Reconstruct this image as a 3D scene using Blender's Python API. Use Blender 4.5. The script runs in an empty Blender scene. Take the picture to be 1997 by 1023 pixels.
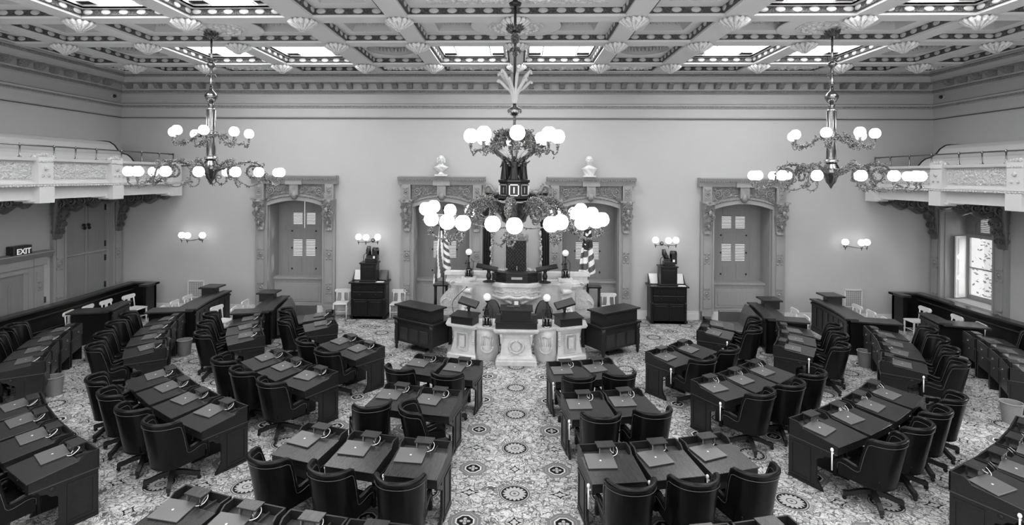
import bpy, math, random
from mathutils import Vector, Matrix, noise
PI=math.pi
sin,cos=math.sin,math.cos
R_=math.radians
scene=bpy.context.scene
col=scene.collection
random.seed(7)

# ------------------------------------------------------------------ camera
F_PX,CX,CY=1059.48,973.547,348.505
yaw,pit,rol=[R_(a) for a in (2.04783,-.254325,.368069)]
fw=Vector((-sin(yaw)*cos(pit),cos(yaw)*cos(pit),sin(pit)))
rt=Vector((cos(yaw),sin(yaw),0)); up=rt.cross(fw)
ir=cos(rol)*rt+sin(rol)*up; iu=-sin(rol)*rt+cos(rol)*up
cam=bpy.data.cameras.new('camera'); camo=bpy.data.objects.new('camera',cam); col.objects.link(camo)
m=Matrix.Identity(4)
for i,v in enumerate((ir,iu,-fw)):
    for j in range(3): m[j][i]=v[j]
m.translation=(.082,0,4.5)
camo.matrix_world=m
cam.sensor_width=36; cam.lens=F_PX/1997*36
cam.shift_x=(998.5-CX)/1997; cam.shift_y=(CY-511.5)/1997
cam.clip_start=.05; cam.clip_end=200
scene.camera=camo

# ------------------------------------------------------------------ world + exposure
w=bpy.data.worlds.new('world'); scene.world=w; w.use_nodes=True
bg=w.node_tree.nodes['Background']; bg.inputs[0].default_value=(1,1,1,1); bg.inputs[1].default_value=1.0
scene.view_settings.view_transform='Standard'; scene.view_settings.look='None'
scene.view_settings.gamma=1; scene.view_settings.use_curve_mapping=False
scene.view_settings.exposure=1.28
SKY_E=6.5       # ceiling lights behind the glass
GLOBE_E=2.0     # glass globes
# daylight through the right hand window
sun=bpy.data.lights.new('daylight','SUN'); sun.energy=1.5; sun.angle=R_(4)
so=bpy.data.objects.new('daylight',sun); col.objects.link(so); so.rotation_euler=(R_(62),0,R_(125))
# added fill lamps outside one seen window and two unseen added openings
for wy,we in ((16.03,60),(10.0,420),(5.6,420)):
    al=bpy.data.lights.new('window_daylight','AREA'); al.shape='RECTANGLE'; al.size=2.0 if wy<16 else 1.7; al.size_y=2.6 if wy<16 else 1.7; al.energy=we
    ao=bpy.data.objects.new('window_daylight',al); col.objects.link(ao); ao.location=(15.6,wy,4.7); ao.rotation_euler=(0,R_(43),0)

# ------------------------------------------------------------------ materials
class NB:
    def __init__(s,mat): s.t=mat.node_tree; s.n=s.t.nodes; s.l=s.t.links
    def new(s,k,**kw):
        n=s.n.new(k)
        for a,b in kw.items(): setattr(n,a,b)
        return n
    def put(s,inp,v):
        if hasattr(v,'is_output') or isinstance(v,bpy.types.NodeSocket): s.l.new(v,inp)
        else: inp.default_value=v
    def m(s,op,a,b=0.0,c=0.0,clamp=False):
        n=s.new('ShaderNodeMath',operation=op); n.use_clamp=clamp
        s.put(n.inputs[0],a); s.put(n.inputs[1],b); s.put(n.inputs[2],c)
        return n.outputs[0]
    def mixv(s,f,a,b):  # scalar mix
        n=s.new('ShaderNodeMix'); n.data_type='FLOAT'
        s.put(n.inputs[0],f); s.put(n.inputs[2],a); s.put(n.inputs[3],b); return n.outputs[0]
    def pos(s,kind='Object'): return s.new('ShaderNodeTexCoord').outputs[kind]
    def noise(s,vec,scale,detail=3,rough=.5):
        n=s.new('ShaderNodeTexNoise'); s.l.new(vec,n.inputs['Vector']); n.inputs['Scale'].default_value=scale
        n.inputs['Detail'].default_value=detail; n.inputs['Roughness'].default_value=rough; return n.outputs[0]
    def vor(s,vec,scale,feature='F1'):
        n=s.new('ShaderNodeTexVoronoi',feature=feature); s.l.new(vec,n.inputs['Vector']); n.inputs['Scale'].default_value=scale
        return n.outputs['Distance']
    def mapv(s,vec,sc):
        n=s.new('ShaderNodeMapping'); s.l.new(vec,n.inputs[0]); n.inputs['Scale'].default_value=sc; return n.outputs[0]
MATS={}
def base(name,v,rough=.5,metal=0.,spec=None,coat=0):
    mt=bpy.data.materials.new(name); mt.use_nodes=True; p=mt.node_tree.nodes['Principled BSDF']
    p.inputs['Base Color'].default_value=(v,v,v,1); p.inputs['Roughness'].default_value=rough; p.inputs['Metallic'].default_value=metal
    if spec is not None: p.inputs['Specular IOR Level'].default_value=spec
    if coat: p.inputs['Coat Weight'].default_value=coat; p.inputs['Coat Roughness'].default_value=.15
    MATS[name]=mt; return mt,p,NB(mt)
def grey(nb,p,val):
    c=nb.new('ShaderNodeCombineColor')
    for i in range(3): nb.l.new(val,c.inputs[i])
    nb.l.new(c.outputs[0],p.inputs['Base Color'])
def bump(nb,p,h,st,dist=.02):
    b=nb.new('ShaderNodeBump'); b.inputs['Strength'].default_value=st; b.inputs['Distance'].default_value=dist
    nb.l.new(h,b.inputs['Height']); nb.l.new(b.outputs[0],p.inputs['Normal'])
def simple(name,v,rough=.5,metal=0.,nscale=4,amp=.1,bs=0.,spec=None,coat=0):
    mt,p,nb=base(name,v,rough,metal,spec,coat); o=nb.pos(); n=nb.noise(o,nscale,4)
    grey(nb,p,nb.m('MULTIPLY',nb.m('ADD',nb.m('MULTIPLY',n,2*amp),1-amp),v))
    if bs: bump(nb,p,nb.noise(o,nscale*8,3),bs)
    return mt
def wood(name,v,rough=.35,amp=.25,sc=(2,30,30),coat=0,spec=None):
    mt,p,nb=base(name,v,rough,0,spec,coat); o=nb.pos(); n=nb.noise(nb.mapv(o,sc),1.2,4,.6)
    grey(nb,p,nb.m('MULTIPLY',nb.m('ADD',nb.m('MULTIPLY',n,2*amp),1-amp),v)); bump(nb,p,n,.08,.004); return mt
def carved(name,v,rough=.5,scale=9,st=.9,metal=0.,lo=.25):
    # carved ornament: crevice shade painted into the colour, grooves dark, ridges bright
    mt,p,nb=base(name,v,rough,metal); o=nb.pos()
    n=nb.noise(o,scale,3,.55); r=nb.m('ABSOLUTE',nb.m('SUBTRACT',nb.m('FRACT',nb.m('MULTIPLY',n,5.)),.5))
    r=nb.m('MULTIPLY',r,2.)
    grey(nb,p,nb.m('MULTIPLY',nb.m('ADD',nb.m('MULTIPLY',r,1-lo),lo),v)); bump(nb,p,r,st,.04); return mt
def emit(name,v,e):
    mt,p,nb=base(name,v,.4); p.inputs['Emission Color'].default_value=(1,1,1,1); p.inputs['Emission Strength'].default_value=e; return mt
simple('wall_plaster',.40,.75,amp=.04,nscale=1.2)
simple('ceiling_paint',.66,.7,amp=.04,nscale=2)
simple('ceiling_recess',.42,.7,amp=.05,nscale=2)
carved('coffer_band',.15,.6,scale=14,st=.8,lo=.25)
simple('coffer_egg',.42,.5,amp=.1,nscale=12)
carved('ceiling_relief',.78,.6,scale=6,st=.3,lo=.75)
simple('cornice_paint',.37,.6,amp=.05)
carved('egg_dart',.48,.6,scale=22,st=.8,lo=.4)
simple('line_dark',.05,.6)
wood('frame_wood',.26,.45,.15,(25,25,1.5))
wood('shutter_wood',.20,.45,.18,(22,22,1.2))
simple('frame_carving',.22,.36,amp=.35,nscale=14,bs=.25)
simple('dark_carving',.085,.3,amp=.35,nscale=9,bs=.25)
carved('white_carving',.58,.5,scale=9,st=.6,lo=.8)
simple('white_paint',.6,.45,amp=.03)
simple('balcony_paint',.52,.5,amp=.03)
simple('baseboard_paint',.62,.5,amp=.03)
wood('desk_wood',.014,.32,.7,(3,40,40),spec=.32)
wood('desk_top_wood',.024,.27,.7,(40,3,40),spec=.35)
wood('desk_edge_highlight',.045,.3,.2)  # moulding wood lightened to put an edge highlight into its colour
simple('tray_floor',.03,.55,amp=.3,nscale=15)
wood('bar_wood',.008,.28,.3,(4,4,30),spec=.32)
wood('cabinet_wood',.008,.3,.5,(30,30,2),spec=.3)
simple('leather',.0045,.26,amp=.25,nscale=6,bs=.04,spec=.2)
simple('leather_grey',.07,.4,amp=.2,nscale=6)
simple('nailheads',.13,.4,.3,nscale=90,amp=.6)
simple('laptop_shell',.12,.42,.3,nscale=3,amp=.05)
simple('laptop_side',.03,.4,.3)
simple('pale_mark',.75,.4)
simple('white_cable',.75,.45)
simple('paper',.7,.7)
simple('chrome',.5,.2,1.)
simple('bronze',.22,.22,1.,nscale=20,amp=.5)
carved('bronze_leaf',.65,.25,scale=22,st=.9,metal=.9,lo=.08)
simple('dark_metal',.03,.3,.8)
simple('black_paint',.012,.35)
simple('near_black',.006,.8)
simple('velvet',.02,.9,amp=.3,nscale=10)
wood('basket_weave',.22,.7,.3,(40,40,60))
simple('plaster_white',.6,.5,amp=.03)
simple('foliage',.12,.8,amp=.6,nscale=3)
simple('flower',.4,.8,amp=.6,nscale=30)
simple('outdoor_stone',.45,.8)
simple('brass_plate',.45,.3,.8)
simple('switch_box',.04,.5)
emit('globe_glass',.9,GLOBE_E); emit('skylight_glass',.9,SKY_E); emit('sconce_globe_glass',.9,1.8); emit('small_globe_glass',.7,.12); emit('exit_letters',.6,.15)
mt,p,nb=base('mirror_glass',.55,.06,1.)
mt,p,nb=base('window_glass',.9,.02); p.inputs['Transmission Weight'].default_value=1.; p.inputs['IOR'].default_value=1.02
# marble
mt,p,nb=base('marble',.62,.28); o=nb.pos(); n=nb.noise(o,2.2,8,.65)
v=nb.m('SUBTRACT',1.,nb.m('MULTIPLY',nb.m('ABSOLUTE',nb.m('SUBTRACT',n,.5)),9.),clamp=True)
grey(nb,p,nb.m('SUBTRACT',.62,nb.m('MULTIPLY',v,.10)))
carved('marble_carving',.62,.4,scale=14,st=.35,lo=.88)
# carpet
def make_carpet():
    mt,p,nb=base('carpet',.5,.95,0,.1); M=nb.m
    g=nb.new('ShaderNodeNewGeometry'); sp=nb.new('ShaderNodeSeparateXYZ'); nb.l.new(g.outputs['Position'],sp.inputs[0])
    X=M('DIVIDE',M('SUBTRACT',sp.outputs[0],.053),1.288); Y=M('DIVIDE',M('SUBTRACT',sp.outputs[1],7.702),1.288)
    def cell(ox,oy):
        a=M('SUBTRACT',M('FRACT',M('ADD',M('SUBTRACT',X,ox),.5)),.5); b=M('SUBTRACT',M('FRACT',M('ADD',M('SUBTRACT',Y,oy),.5)),.5)
        return a,b
    def lt(a,b): return M('LESS_THAN',a,b)
    def band(r,a,b): return M('MULTIPLY',M('GREATER_THAN',r,a),lt(r,b))
    P=g.outputs['Position']
    dn=nb.new('ShaderNodeTexNoise'); nb.l.new(P,dn.inputs['Vector']); dn.inputs['Scale'].default_value=6.; dm=nb.new('ShaderNodeVectorMath',operation='SCALE'); nb.l.new(dn.outputs['Color'],dm.inputs[0]); dm.inputs['Scale'].default_value=.22
    da_=nb.new('ShaderNodeVectorMath',operation='ADD'); nb.l.new(P,da_.inputs[0]); nb.l.new(dm.outputs[0],da_.inputs[1]); P=da_.outputs[0]
    # floral ground
    e=nb.vor(P,7.,'DISTANCE_TO_EDGE'); e2=nb.vor(P,22.,'DISTANCE_TO_EDGE'); n1=nb.noise(P,4.,2); n2=nb.noise(P,17.,3); n3=nb.noise(P,34.,2)
    val=nb.mixv(M('GREATER_THAN',n2,.50),.33,.47)
    val=nb.mixv(lt(e,.05),val,.13); val=nb.mixv(M('MULTIPLY',lt(e2,.05),M('GREATER_THAN',n1,.5)),val,.12)
    val=nb.mixv(M('GREATER_THAN',n3,.63),val,.06); val=nb.mixv(lt(n3,.36),val,.60)
    val=nb.mixv(M('GREATER_THAN',M('ADD',n1,M('MULTIPLY',n2,.5)),.95),val,.07)
    # medallion halo and disc
    a,b=cell(0,0); r=M('MULTIPLY',M('SQRT',M('ADD',M('MULTIPLY',a,a),M('MULTIPLY',b,b))),1.16); th=M('ARCTAN2',b,a)
    spr=M('GREATER_THAN',M('SINE',M('ADD',M('MULTIPLY',th,40.),M('MULTIPLY',r,60.))),.2)
    val=nb.mixv(M('MULTIPLY',band(r,.21,.27),spr),val,.16)
    val=nb.mixv(lt(r,.205),val,.30); val=nb.mixv(band(r,.186,.198),val,.05)
    pet=M('ADD',.108,M('MULTIPLY',M('ABSOLUTE',M('COSINE',M('MULTIPLY',th,8.))),.044))
    inside=nb.mixv(lt(r,pet),.012,.42); inside=nb.mixv(M('MULTIPLY',lt(r,pet),M('GREATER_THAN',M('SINE',M('ADD',M('MULTIPLY',th,48.),M('MULTIPLY',r,90.))),.45)),inside,.16)
    inside=nb.mixv(band(r,.052,.063),inside,.04); inside=nb.mixv(band(r,.0,.02),inside,.1)
    val=nb.mixv(lt(r,.172),val,inside)
    # octagons
    a,b=cell(.5,.5); a=M('MULTIPLY',a,1.24); b=M('MULTIPLY',b,1.24); aa=M('ABSOLUTE',a); bb=M('ABSOLUTE',b)
    def octr(k): return M('MAXIMUM',M('MAXIMUM',aa,bb),M('MULTIPLY',M('ADD',aa,bb),k))
    o8=octr(.74); r=M('SQRT',M('ADD',M('MULTIPLY',a,a),M('MULTIPLY',b,b))); th=M('ARCTAN2',b,a)
    zone=lt(M('ADD',o8,M('MULTIPLY',M('SUBTRACT',n2,.5),.03)),.205)
    dots=M('GREATER_THAN',M('MULTIPLY',M('SINE',M('MULTIPLY',sp.outputs[0],260.)),M('SINE',M('MULTIPLY',sp.outputs[1],260.))),.45)
    val=nb.mixv(zone,val,nb.mixv(dots,.13,.26)); val=nb.mixv(band(o8,.158,.164),val,.36)
    val=nb.mixv(lt(o8,.122),val,.55)
    st=lt(r,M('ADD',.018,M('MULTIPLY',M('ABSOLUTE',M('COSINE',M('MULTIPLY',th,2.))),.052)))
    val=nb.mixv(lt(o8,.102),val,nb.mixv(st,.01,.38)); val=nb.mixv(band(r,.02,.028),val,.03)
    # four-pointed stars
    for ox,oy,sx,sy in ((0,.5,.088,.105),(.5,0,.138,.086)):
        a,b=cell(ox,oy); aa=M('DIVIDE',M('ABSOLUTE',a),sx); bb=M('DIVIDE',M('ABSOLUTE',b),sy)
        s=M('ADD',M('POWER',aa,.62),M('POWER',bb,.62)); r=M('ADD',M('MULTIPLY',aa,aa),M('MULTIPLY',bb,bb)); th=M('ARCTAN2',b,a)
        val=nb.mixv(lt(s,1.10),val,.45)
        val=nb.mixv(lt(s,1.02),val,.012)
        fl=lt(r,M('MULTIPLY',M('ADD',.25,M('ABSOLUTE',M('COSINE',M('MULTIPLY',th,2.)))),.16))
        val=nb.mixv(fl,val,.36)
    grey(nb,p,val); bump(nb,p,nb.noise(P,90.,2),.15,.004)
make_carpet()
def mat(n): return MATS[n]

# ------------------------------------------------------------------ mesh builder
class MB:
    def __init__(s): s.v=[]; s.f=[]; s.sm=[]; s.mi=[]
    def add(s,vs,fs,smooth=False,mi=0):
        k=len(s.v); s.v+= [tuple(v) for v in vs]; s.f+=[tuple(i+k for i in f) for f in fs]
        s.sm+=[smooth]*len(fs); s.mi+=[mi]*len(fs); return s
    def box(s,x0,x1,y0,y1,z0,z1,M=None,mi=0):
        vs=[(x,y,z) for z in (z0,z1) for y in (y0,y1) for x in (x0,x1)]
        if M: vs=[M@Vector(v) for v in vs]
        return s.add(vs,[(0,2,3,1),(4,5,7,6),(0,1,5,4),(2,6,7,3),(0,4,6,2),(1,3,7,5)],mi=mi)
    def frustum(s,a,b,mi=0):  # a,b = (x0,x1,y0,y1,z)
        vs=[(x,y,q[4]) for q in (a,b) for y in (q[2],q[3]) for x in (q[0],q[1])]
        return s.add(vs,[(0,2,3,1),(4,5,7,6),(0,1,5,4),(2,6,7,3),(0,4,6,2),(1,3,7,5)],mi=mi)
    def lathe(s,prof,n=16,c=(0,0,0),M=None,ph=0,sx=1,sy=1,smooth=True,cap=True,mi=0):
        vs=[];fs=[]
        for r,z in prof:
            for i in range(n):
                a=2*PI*i/n+ph; vs.append(Vector((r*cos(a)*sx,r*sin(a)*sy,z)))
        if M: vs=[M@v for v in vs]
        vs=[v+Vector(c) for v in vs]
        for j in range(len(prof)-1):
            for i in range(n):
                k=(i+1)%n; fs.append((j*n+i,j*n+k,(j+1)*n+k,(j+1)*n+i))
        s.add(vs,fs,smooth,mi)
        if cap:
            k=len(s.v)-len(vs)
            if prof[0][0]>1e-4: s.f.append(tuple(k+i for i in reversed(range(n)))); s.sm.append(False); s.mi.append(mi)
            if prof[-1][0]>1e-4: s.f.append(tuple(k+(len(prof)-1)*n+i for i in range(n))); s.sm.append(False); s.mi.append(mi)
        return s
    def sph(s,c,r,n=12,sx=1,sy=1,sz=1,mi=0):
        m=max(4,n//2)
        return s.lathe([(max(1e-5,r*sin(PI*j/m)),-r*sz*cos(PI*j/m)) for j in range(m+1)],n,c,sx=sx,sy=sy,cap=False,mi=mi)
    def tube(s,pts,r,n=8,closed=False,mi=0,smooth=True):
        P=[Vector(q) for q in pts]; N=len(P); rs=r if isinstance(r,(list,tuple)) else [r]*N
        t0=(P[1]-P[0]).normalized(); ref=Vector((0,0,1)) if abs(t0.z)<.9 else Vector((1,0,0)); u=t0.cross(ref).normalized()
        vs=[];fs=[]
        for i in range(N):
            if closed: t=(P[(i+1)%N]-P[i-1])
            else: t=P[min(i+1,N-1)]-P[max(i-1,0)]
            if t.length<1e-9: t=t0
            t.normalize(); u=(u-t*u.dot(t));
            if u.length<1e-6: u=t.orthogonal()
            u.normalize(); b=t.cross(u)
            for k in range(n):
                a=2*PI*k/n; vs.append(P[i]+(u*cos(a)+b*sin(a))*rs[i])
        for i in range(N if closed else N-1):
            j=(i+1)%N
            for k in range(n):
                l=(k+1)%n; fs.append((i*n+k,i*n+l,j*n+l,j*n+k))
        s.add(vs,fs,smooth,mi)
        if not closed:
            k0=len(s.v)-len(vs); s.f.append(tuple(k0+k for k in reversed(range(n)))); s.sm.append(False); s.mi.append(mi)
            s.f.append(tuple(k0+(N-1)*n+k for k in range(n))); s.sm.append(False); s.mi.append(mi)
        return s
    def prism(s,poly,a,b,axis='z',M=None,mi=0,smooth=False):
        # poly 2D extruded a..b along axis. axis z:(x,y)  y:(x,z)  x:(y,z)
        def mk(p,h): return {'z':(p[0],p[1],h),'y':(p[0],h,p[1]),'x':(h,p[0],p[1])}[axis]
        n=len(poly); ar=sum(poly[i][0]*poly[(i+1)%n][1]-poly[(i+1)%n][0]*poly[i][1] for i in range(n))
        if ar<0: poly=poly[::-1]
        vs=[mk(p,a) for p in poly]+[mk(p,b) for p in poly]
        if M: vs=[M@Vector(v) for v in vs]
        fs=[tuple(reversed(range(n))),tuple(range(n,2*n))]
        k=s.add(vs,fs,False,mi)
        o=len(s.v)-2*n
        for i in range(n):
            j=(i+1)%n; s.f.append((o+i,o+j,o+n+j,o+n+i)); s.sm.append(smooth); s.mi.append(mi)
        return s
    def grid(s,fn,nu,nv,smooth=True,mi=0,closeu=False):
        vs=[fn(i/nu,j/nv) for j in range(nv+1) for i in range(nu+1)]
        fs=[(j*(nu+1)+i,j*(nu+1)+i+1,(j+1)*(nu+1)+i+1,(j+1)*(nu+1)+i) for j in range(nv) for i in range(nu)]
        return s.add(vs,fs,smooth,mi)
    def ring(s,r0,r1,a0,a1,z0,z1,c=(0,0),n=16,mi=0):
        # annular sector; angle measured from -Y (0) towards +X
        poly=[]
        P=lambda r,a:(c[0]+r*sin(a),c[1]-r*cos(a))
        for i in range(n):
            b0=a0+(a1-a0)*i/n; b1=a0+(a1-a0)*(i+1)/n
            q=[P(r0,b0),P(r1,b0),P(r1,b1),P(r0,b1)]
            vs=[(x,y,z) for z in (z0,z1) for x,y in q]
            fs=[(3,2,1,0),(4,5,6,7),(1,2,6,5),(3,0,4,7)]
            if a1<a0: fs=[tuple(reversed(f)) for f in fs]
            if i==0: fs.append((0,1,5,4) if a1>a0 else (4,5,1,0))
            if i==n-1: fs.append((2,3,7,6) if a1>a0 else (6,7,3,2))
            s.add(vs,fs,mi=mi)
        return s
    def xf(s,M): s.v=[tuple(M@Vector(v)) for v in s.v]; return s
    def mesh(s,name,mats):
        me=bpy.data.meshes.new(name); me.from_pydata(s.v,[],s.f)
        if not isinstance(mats,(list,tuple)): mats=[mats]
        for q in mats: me.materials.append(mat(q))
        me.polygons.foreach_set('use_smooth',s.sm); me.polygons.foreach_set('material_index',s.mi); me.update()
        return me
def add_bevel(o,w=.006,seg=1):
    b=o.modifiers.new('bevel','BEVEL'); b.width=w; b.segments=seg; b.limit_method='ANGLE'; b.angle_limit=R_(50)
def obj(name,mb,mats,parent=None,loc=None,bev=0):
    o=bpy.data.objects.new(name,mb if isinstance(mb,bpy.types.Mesh) else mb.mesh(name,mats)); col.objects.link(o)
    if parent: o.parent=parent
    if loc: o.location=loc
    if bev: add_bevel(o,bev)
    return o
def tag(o,label,cat,group=None):
    o['label']=label; o['category']=cat
    if group: o['group']=group
    return o
def thing(name,label,cat,loc=(0,0,0),rz=0,group=None):
    o=bpy.data.objects.new(name,None); o.empty_display_size=.1; col.objects.link(o); o.location=loc; o.rotation_euler=(0,0,rz)
    return tag(o,label,cat,group)
def struct(name,mb,mats,parent=None,bev=0):
    o=obj(name,mb,mats,parent,bev=bev)
    if not parent: o['kind']='structure'
    return o
def kids(o): return [c for c in o.children]
def copy_tree(o,parent=None):
    c=o.copy(); col.objects.link(c)
    if parent: c.parent=parent
    for ch in list(KIDS.get(o,[])): copy_tree(ch,c)
    return c
KIDS={}
def register(o):
    KIDS[o]=[q for q in bpy.data.objects if q.parent==o]
    for q in KIDS[o]: register(q)
def Rz(a): return Matrix.Rotation(a,4,'Z')
def T(x,y,z): return Matrix.Translation((x,y,z))
def hfield(x,y,f=3.,seed=0):
    n=noise.fractal(Vector((x*f,y*f,seed)),.8,2.,3); return abs(((n*2.3)%1)-.5)*2
def relief(mb,fn,w,h,nu,nv,depth,f=5.,seed=0,edge=.06):
    # carved low relief on a plane: fn(x,y,d)->3D
    def g(u,v):
        x=(u-.5)*w; y=(v-.5)*h; m=min(u*w,(1-u)*w,v*h,(1-v)*h)
        d=depth*hfield(x,y,f,seed)*min(1,m/edge) if m<edge else depth*hfield(x,y,f,seed)
        return fn(x,y,d)
    mb.grid(g,nu,nv); return mb
def scrolls(mb,F,items,th=.2,lift=.03,leaves=True):
    # carved acanthus scrollwork: F(x,z,d) places a point of the panel, d = height above it
    for cx_,cz,Rr,a0,dr in items:
        n=26; pts=[];rs=[]
        for i in range(n):
            t=i/(n-1); a=a0+dr*t*3.6*PI; r=Rr*(1-.86*t); pts.append(F(cx_+r*cos(a),cz+r*sin(a),lift*(.4+.8*t))); rs.append(Rr*th*(1-.55*t))
        mb.tube(pts,rs,6); q=Vector(F(cx_,cz,lift*1.3)); mb.sph(q,Rr*.2,8)
        if leaves:
            for k in range(7):
                a=a0+dr*k*.75; r=Rr*1.12; q=Vector(F(cx_+r*cos(a),cz+r*sin(a),lift*.5)); mb.sph(q,Rr*.2,6); q=Vector(F(cx_+Rr*1.3*cos(a+.3),cz+Rr*1.3*sin(a+.3),lift*.25)); mb.sph(q,Rr*.13,6)
# ================================================================== SHELL
W,D,H=13.0,17.43,7.75
OC=[-7.14,-2.37,2.37,7.14]; OW=.93; OTOP=3.62
mb=MB().box(-13.8,13.8,-2,18.3,-.3,0); floor=struct('floor',mb,'carpet')
mb=MB(); xs=[-13.8]
for c in OC: xs+=[c-OW,c+OW]
xs.append(13.8)
for i in range(0,len(xs),2): mb.box(xs[i],xs[i+1],D,D+.8,0,8.2)
for c in OC: mb.box(c-OW,c+OW,D,D+.8,OTOP+.14,8.2); mb.box(c-OW,c+OW,D,D+.8,0,.18)
struct('wall_back',mb,'wall_plaster')
struct('wall_left',MB().box(-13.8,-13,-2,15.1,0,8.2).box(-13.8,-13,16.96,D,0,8.2).box(-13.8,-13,15.1,16.96,3.76,8.2).box(-13.8,-13.14,15.1,16.96,0,3.76),'wall_plaster')
struct('wall_right',MB().box(13,13.8,-2,4.6,0,8.2).box(13,13.8,6.6,9.0,0,8.2).box(13,13.8,11.0,15.1,0,8.2).box(13,13.8,4.6,6.6,0,.85).box(13,13.8,9.0,11.0,0,.85).box(13,13.8,4.6,6.6,3.5,8.2).box(13,13.8,9.0,11.0,3.5,8.2).box(13,13.8,16.96,D,0,8.2).box(13,13.8,15.1,16.96,3.76,8.2).box(13,13.8,15.1,16.96,0,.85),'wall_plaster')  # the two openings nearer the camera are unseen, added to let light in
# baseboards
def bb(mb,x0,x1): mb.box(x0,x1,D-.05,D,0,.2); mb.box(x0,x1,D-.035,D,.2,.27)
mb=MB()
for i in range(0,10,2): bb(mb,max(-13,xs[i]+(.4 if i else 0)),min(13,xs[i+1]-(.4 if i<8 else 0)))
struct('baseboard_back',mb,'baseboard_paint')
struct('baseboard_left',MB().box(-13,-12.95,-2,14.5,0,.2),'baseboard_paint')
struct('baseboard_right',MB().box(12.95,13,-2,14.5,0,.2),'baseboard_paint')

# ---- cornice on three walls : profile (d from wall, z)
prof=[(0,6.36),(.03,6.36),(.05,6.40),(.05,6.66),(.09,6.68),(.09,6.76),(.11,6.80),(.02,6.82),(.02,7.12),(.07,7.15),(.12,7.24),(.13,7.28),(.10,7.29),(.10,7.45),(.36,7.46),(.36,7.53),(.42,7.60),(.45,7.72),(.45,7.76),(0,7.76)]
def along(mb,poly,wall,mi=0):
    if wall=='back': mb.prism([(D-d,z) for d,z in poly],-13,13,'x',mi=mi)
    elif wall=='left': mb.prism([(-13+d,z) for d,z in poly],-2,D,'y',mi=mi)
    else: mb.prism([(13-d,z) for d,z in poly],-2,D,'y',mi=mi)
n=1
for wall in ('back','left','right'):
    mb=MB(); along(mb,prof,wall)
    t=struct('trim_%d'%n,mb,'cornice_paint'); n+=1
    mb=MB()
    for a,b,d in ((7.16,7.24,.125),(7.62,7.70,.455)): along(mb,[(d-.06,a),(d,a),(d+.015,(a+b)/2),(d,b),(d-.06,b)],wall)
    for a,b,d in ((6.69,6.75,.095),): along(mb,[(d-.06,a),(d,a),(d,b),(d-.06,b)],wall)
    struct('egg_and_dart_moulding',mb,'egg_dart',t)
    mb=MB()
    for z in (6.355,6.815): along(mb,[(0,z-.012),(.055,z-.012),(.055,z+.006),(0,z+.006)],wall)
    struct('dark_strip',mb,'line_dark',t)  # thin dark strips run along the cornice
    # modillions
    mod=MB(); mp=[(0,7.45),(.30,7.45),(.31,7.40),(.22,7.37),(.17,7.30),(.08,7.27),(0,7.30)]
    if wall=='back':
        x=-12.6
        while x<12.7: mod.prism([(D-.09-d,z) for d,z in mp],x-.08,x+.08,'x'); x+=.484
    else:
        y=4.0; s=-1 if wall=='left' else 1
        while y<17: mod.prism([(s*(12.91-d),z) for d,z in mp],y-.08,y+.08,'y'); y+=.484
    struct('modillion_row',mod,'frame_carving' if 0 else 'egg_dart',t)

# ---- coffered ceiling
BX=[(-12.55,.0),(-11.45,.43),(-9.3,.43),(-6.97,.43),(-4.47,.58),(-2.43,.43),(0,.37),(2.43,.43),(4.47,.58),(6.97,.43),(9.3,.43),(11.45,.43),(12.55,.0)]
BY=[(17.0,0),(15.93,.36),(13.4,.42),(11.28,.43),(8.72,.43),(6.6,.42),(4.07,.36),(3.0,0)]
cb=MB()
cb.box(-13.8,13.8,17.0,18.2,H,8.6).box(-13.8,-12.55,2.6,17,H,8.6).box(12.55,13.8,2.6,17,H,8.6).box(-12.55,12.55,2.6,3.0,H,8.6)
for x,w_ in BX[1:-1]:
    if x==0:
        for a,b in ((15.80,17),(13.25,15.90),): cb.box(-w_/2,w_/2,a,b,H,8.5)
        continue
    if abs(x)==6.97:
        for a,b in ((13.25,17),(8.6,11.4),(3,6.75)): cb.box(x-w_/2,x+w_/2,a,b,H,8.5)
        continue
    cb.box(x-w_/2,x+w_/2,3,17,H,8.5)
for y,w_ in BY[1:-1]: cb.box(-12.55,12.55,y-w_/2,y+w_/2,H+.001,8.5)
ceil=struct('ceiling',cb,'ceiling_paint')
panels=MB(); recess=MB(); eggs_all=None
def panel_hole(mb,x0,x1,y0,y1,h,z):  # frame of quads around rect hole
    a0,a1,b0,b1=h
    for q in ((x0,x1,y0,b0),(x0,x1,b1,y1),(x0,a0,b0,b1),(a1,x1,b0,b1)):
        if q[1]-q[0]>.001 and q[3]-q[2]>.001: mb.box(q[0],q[1],q[2],q[3],z,z+.03)
def recess_rect(h,z,ztop=8.16):
    a0,a1,b0,b1=h; s=.16
    vs=[(a0,b0,z),(a1,b0,z),(a1,b1,z),(a0,b1,z),(a0+s,b0+s,ztop),(a1-s,b0+s,ztop),(a1-s,b1-s,ztop),(a0+s,b1-s,ztop)]
    recess.add(vs,[(0,1,5,4),(1,2,6,5),(2,3,7,6),(3,0,4,7),(4,5,6,7)])
    # egg row high on the far slope
    k=max(1,int((a1-a0)/.16))
    for i in range(k):
        x=a0+.1+(a1-a0-.2)*(i+.5)/k; recess.sph((x,b1-.13,ztop-.07),.05,8,sx=1,sy=.5,sz=1.6)
def cellx(i): return BX[i][0]+BX[i][1]/2, BX[i+1][0]-BX[i+1][1]/2
def celly(j): return BY[j+1][0]+BY[j+1][1]/2, BY[j][0]-BY[j][1]/2   # y0,y1
ZP=7.915; nsky=0; eggmb={}
KIND={}
sky=[];NS=1
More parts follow.
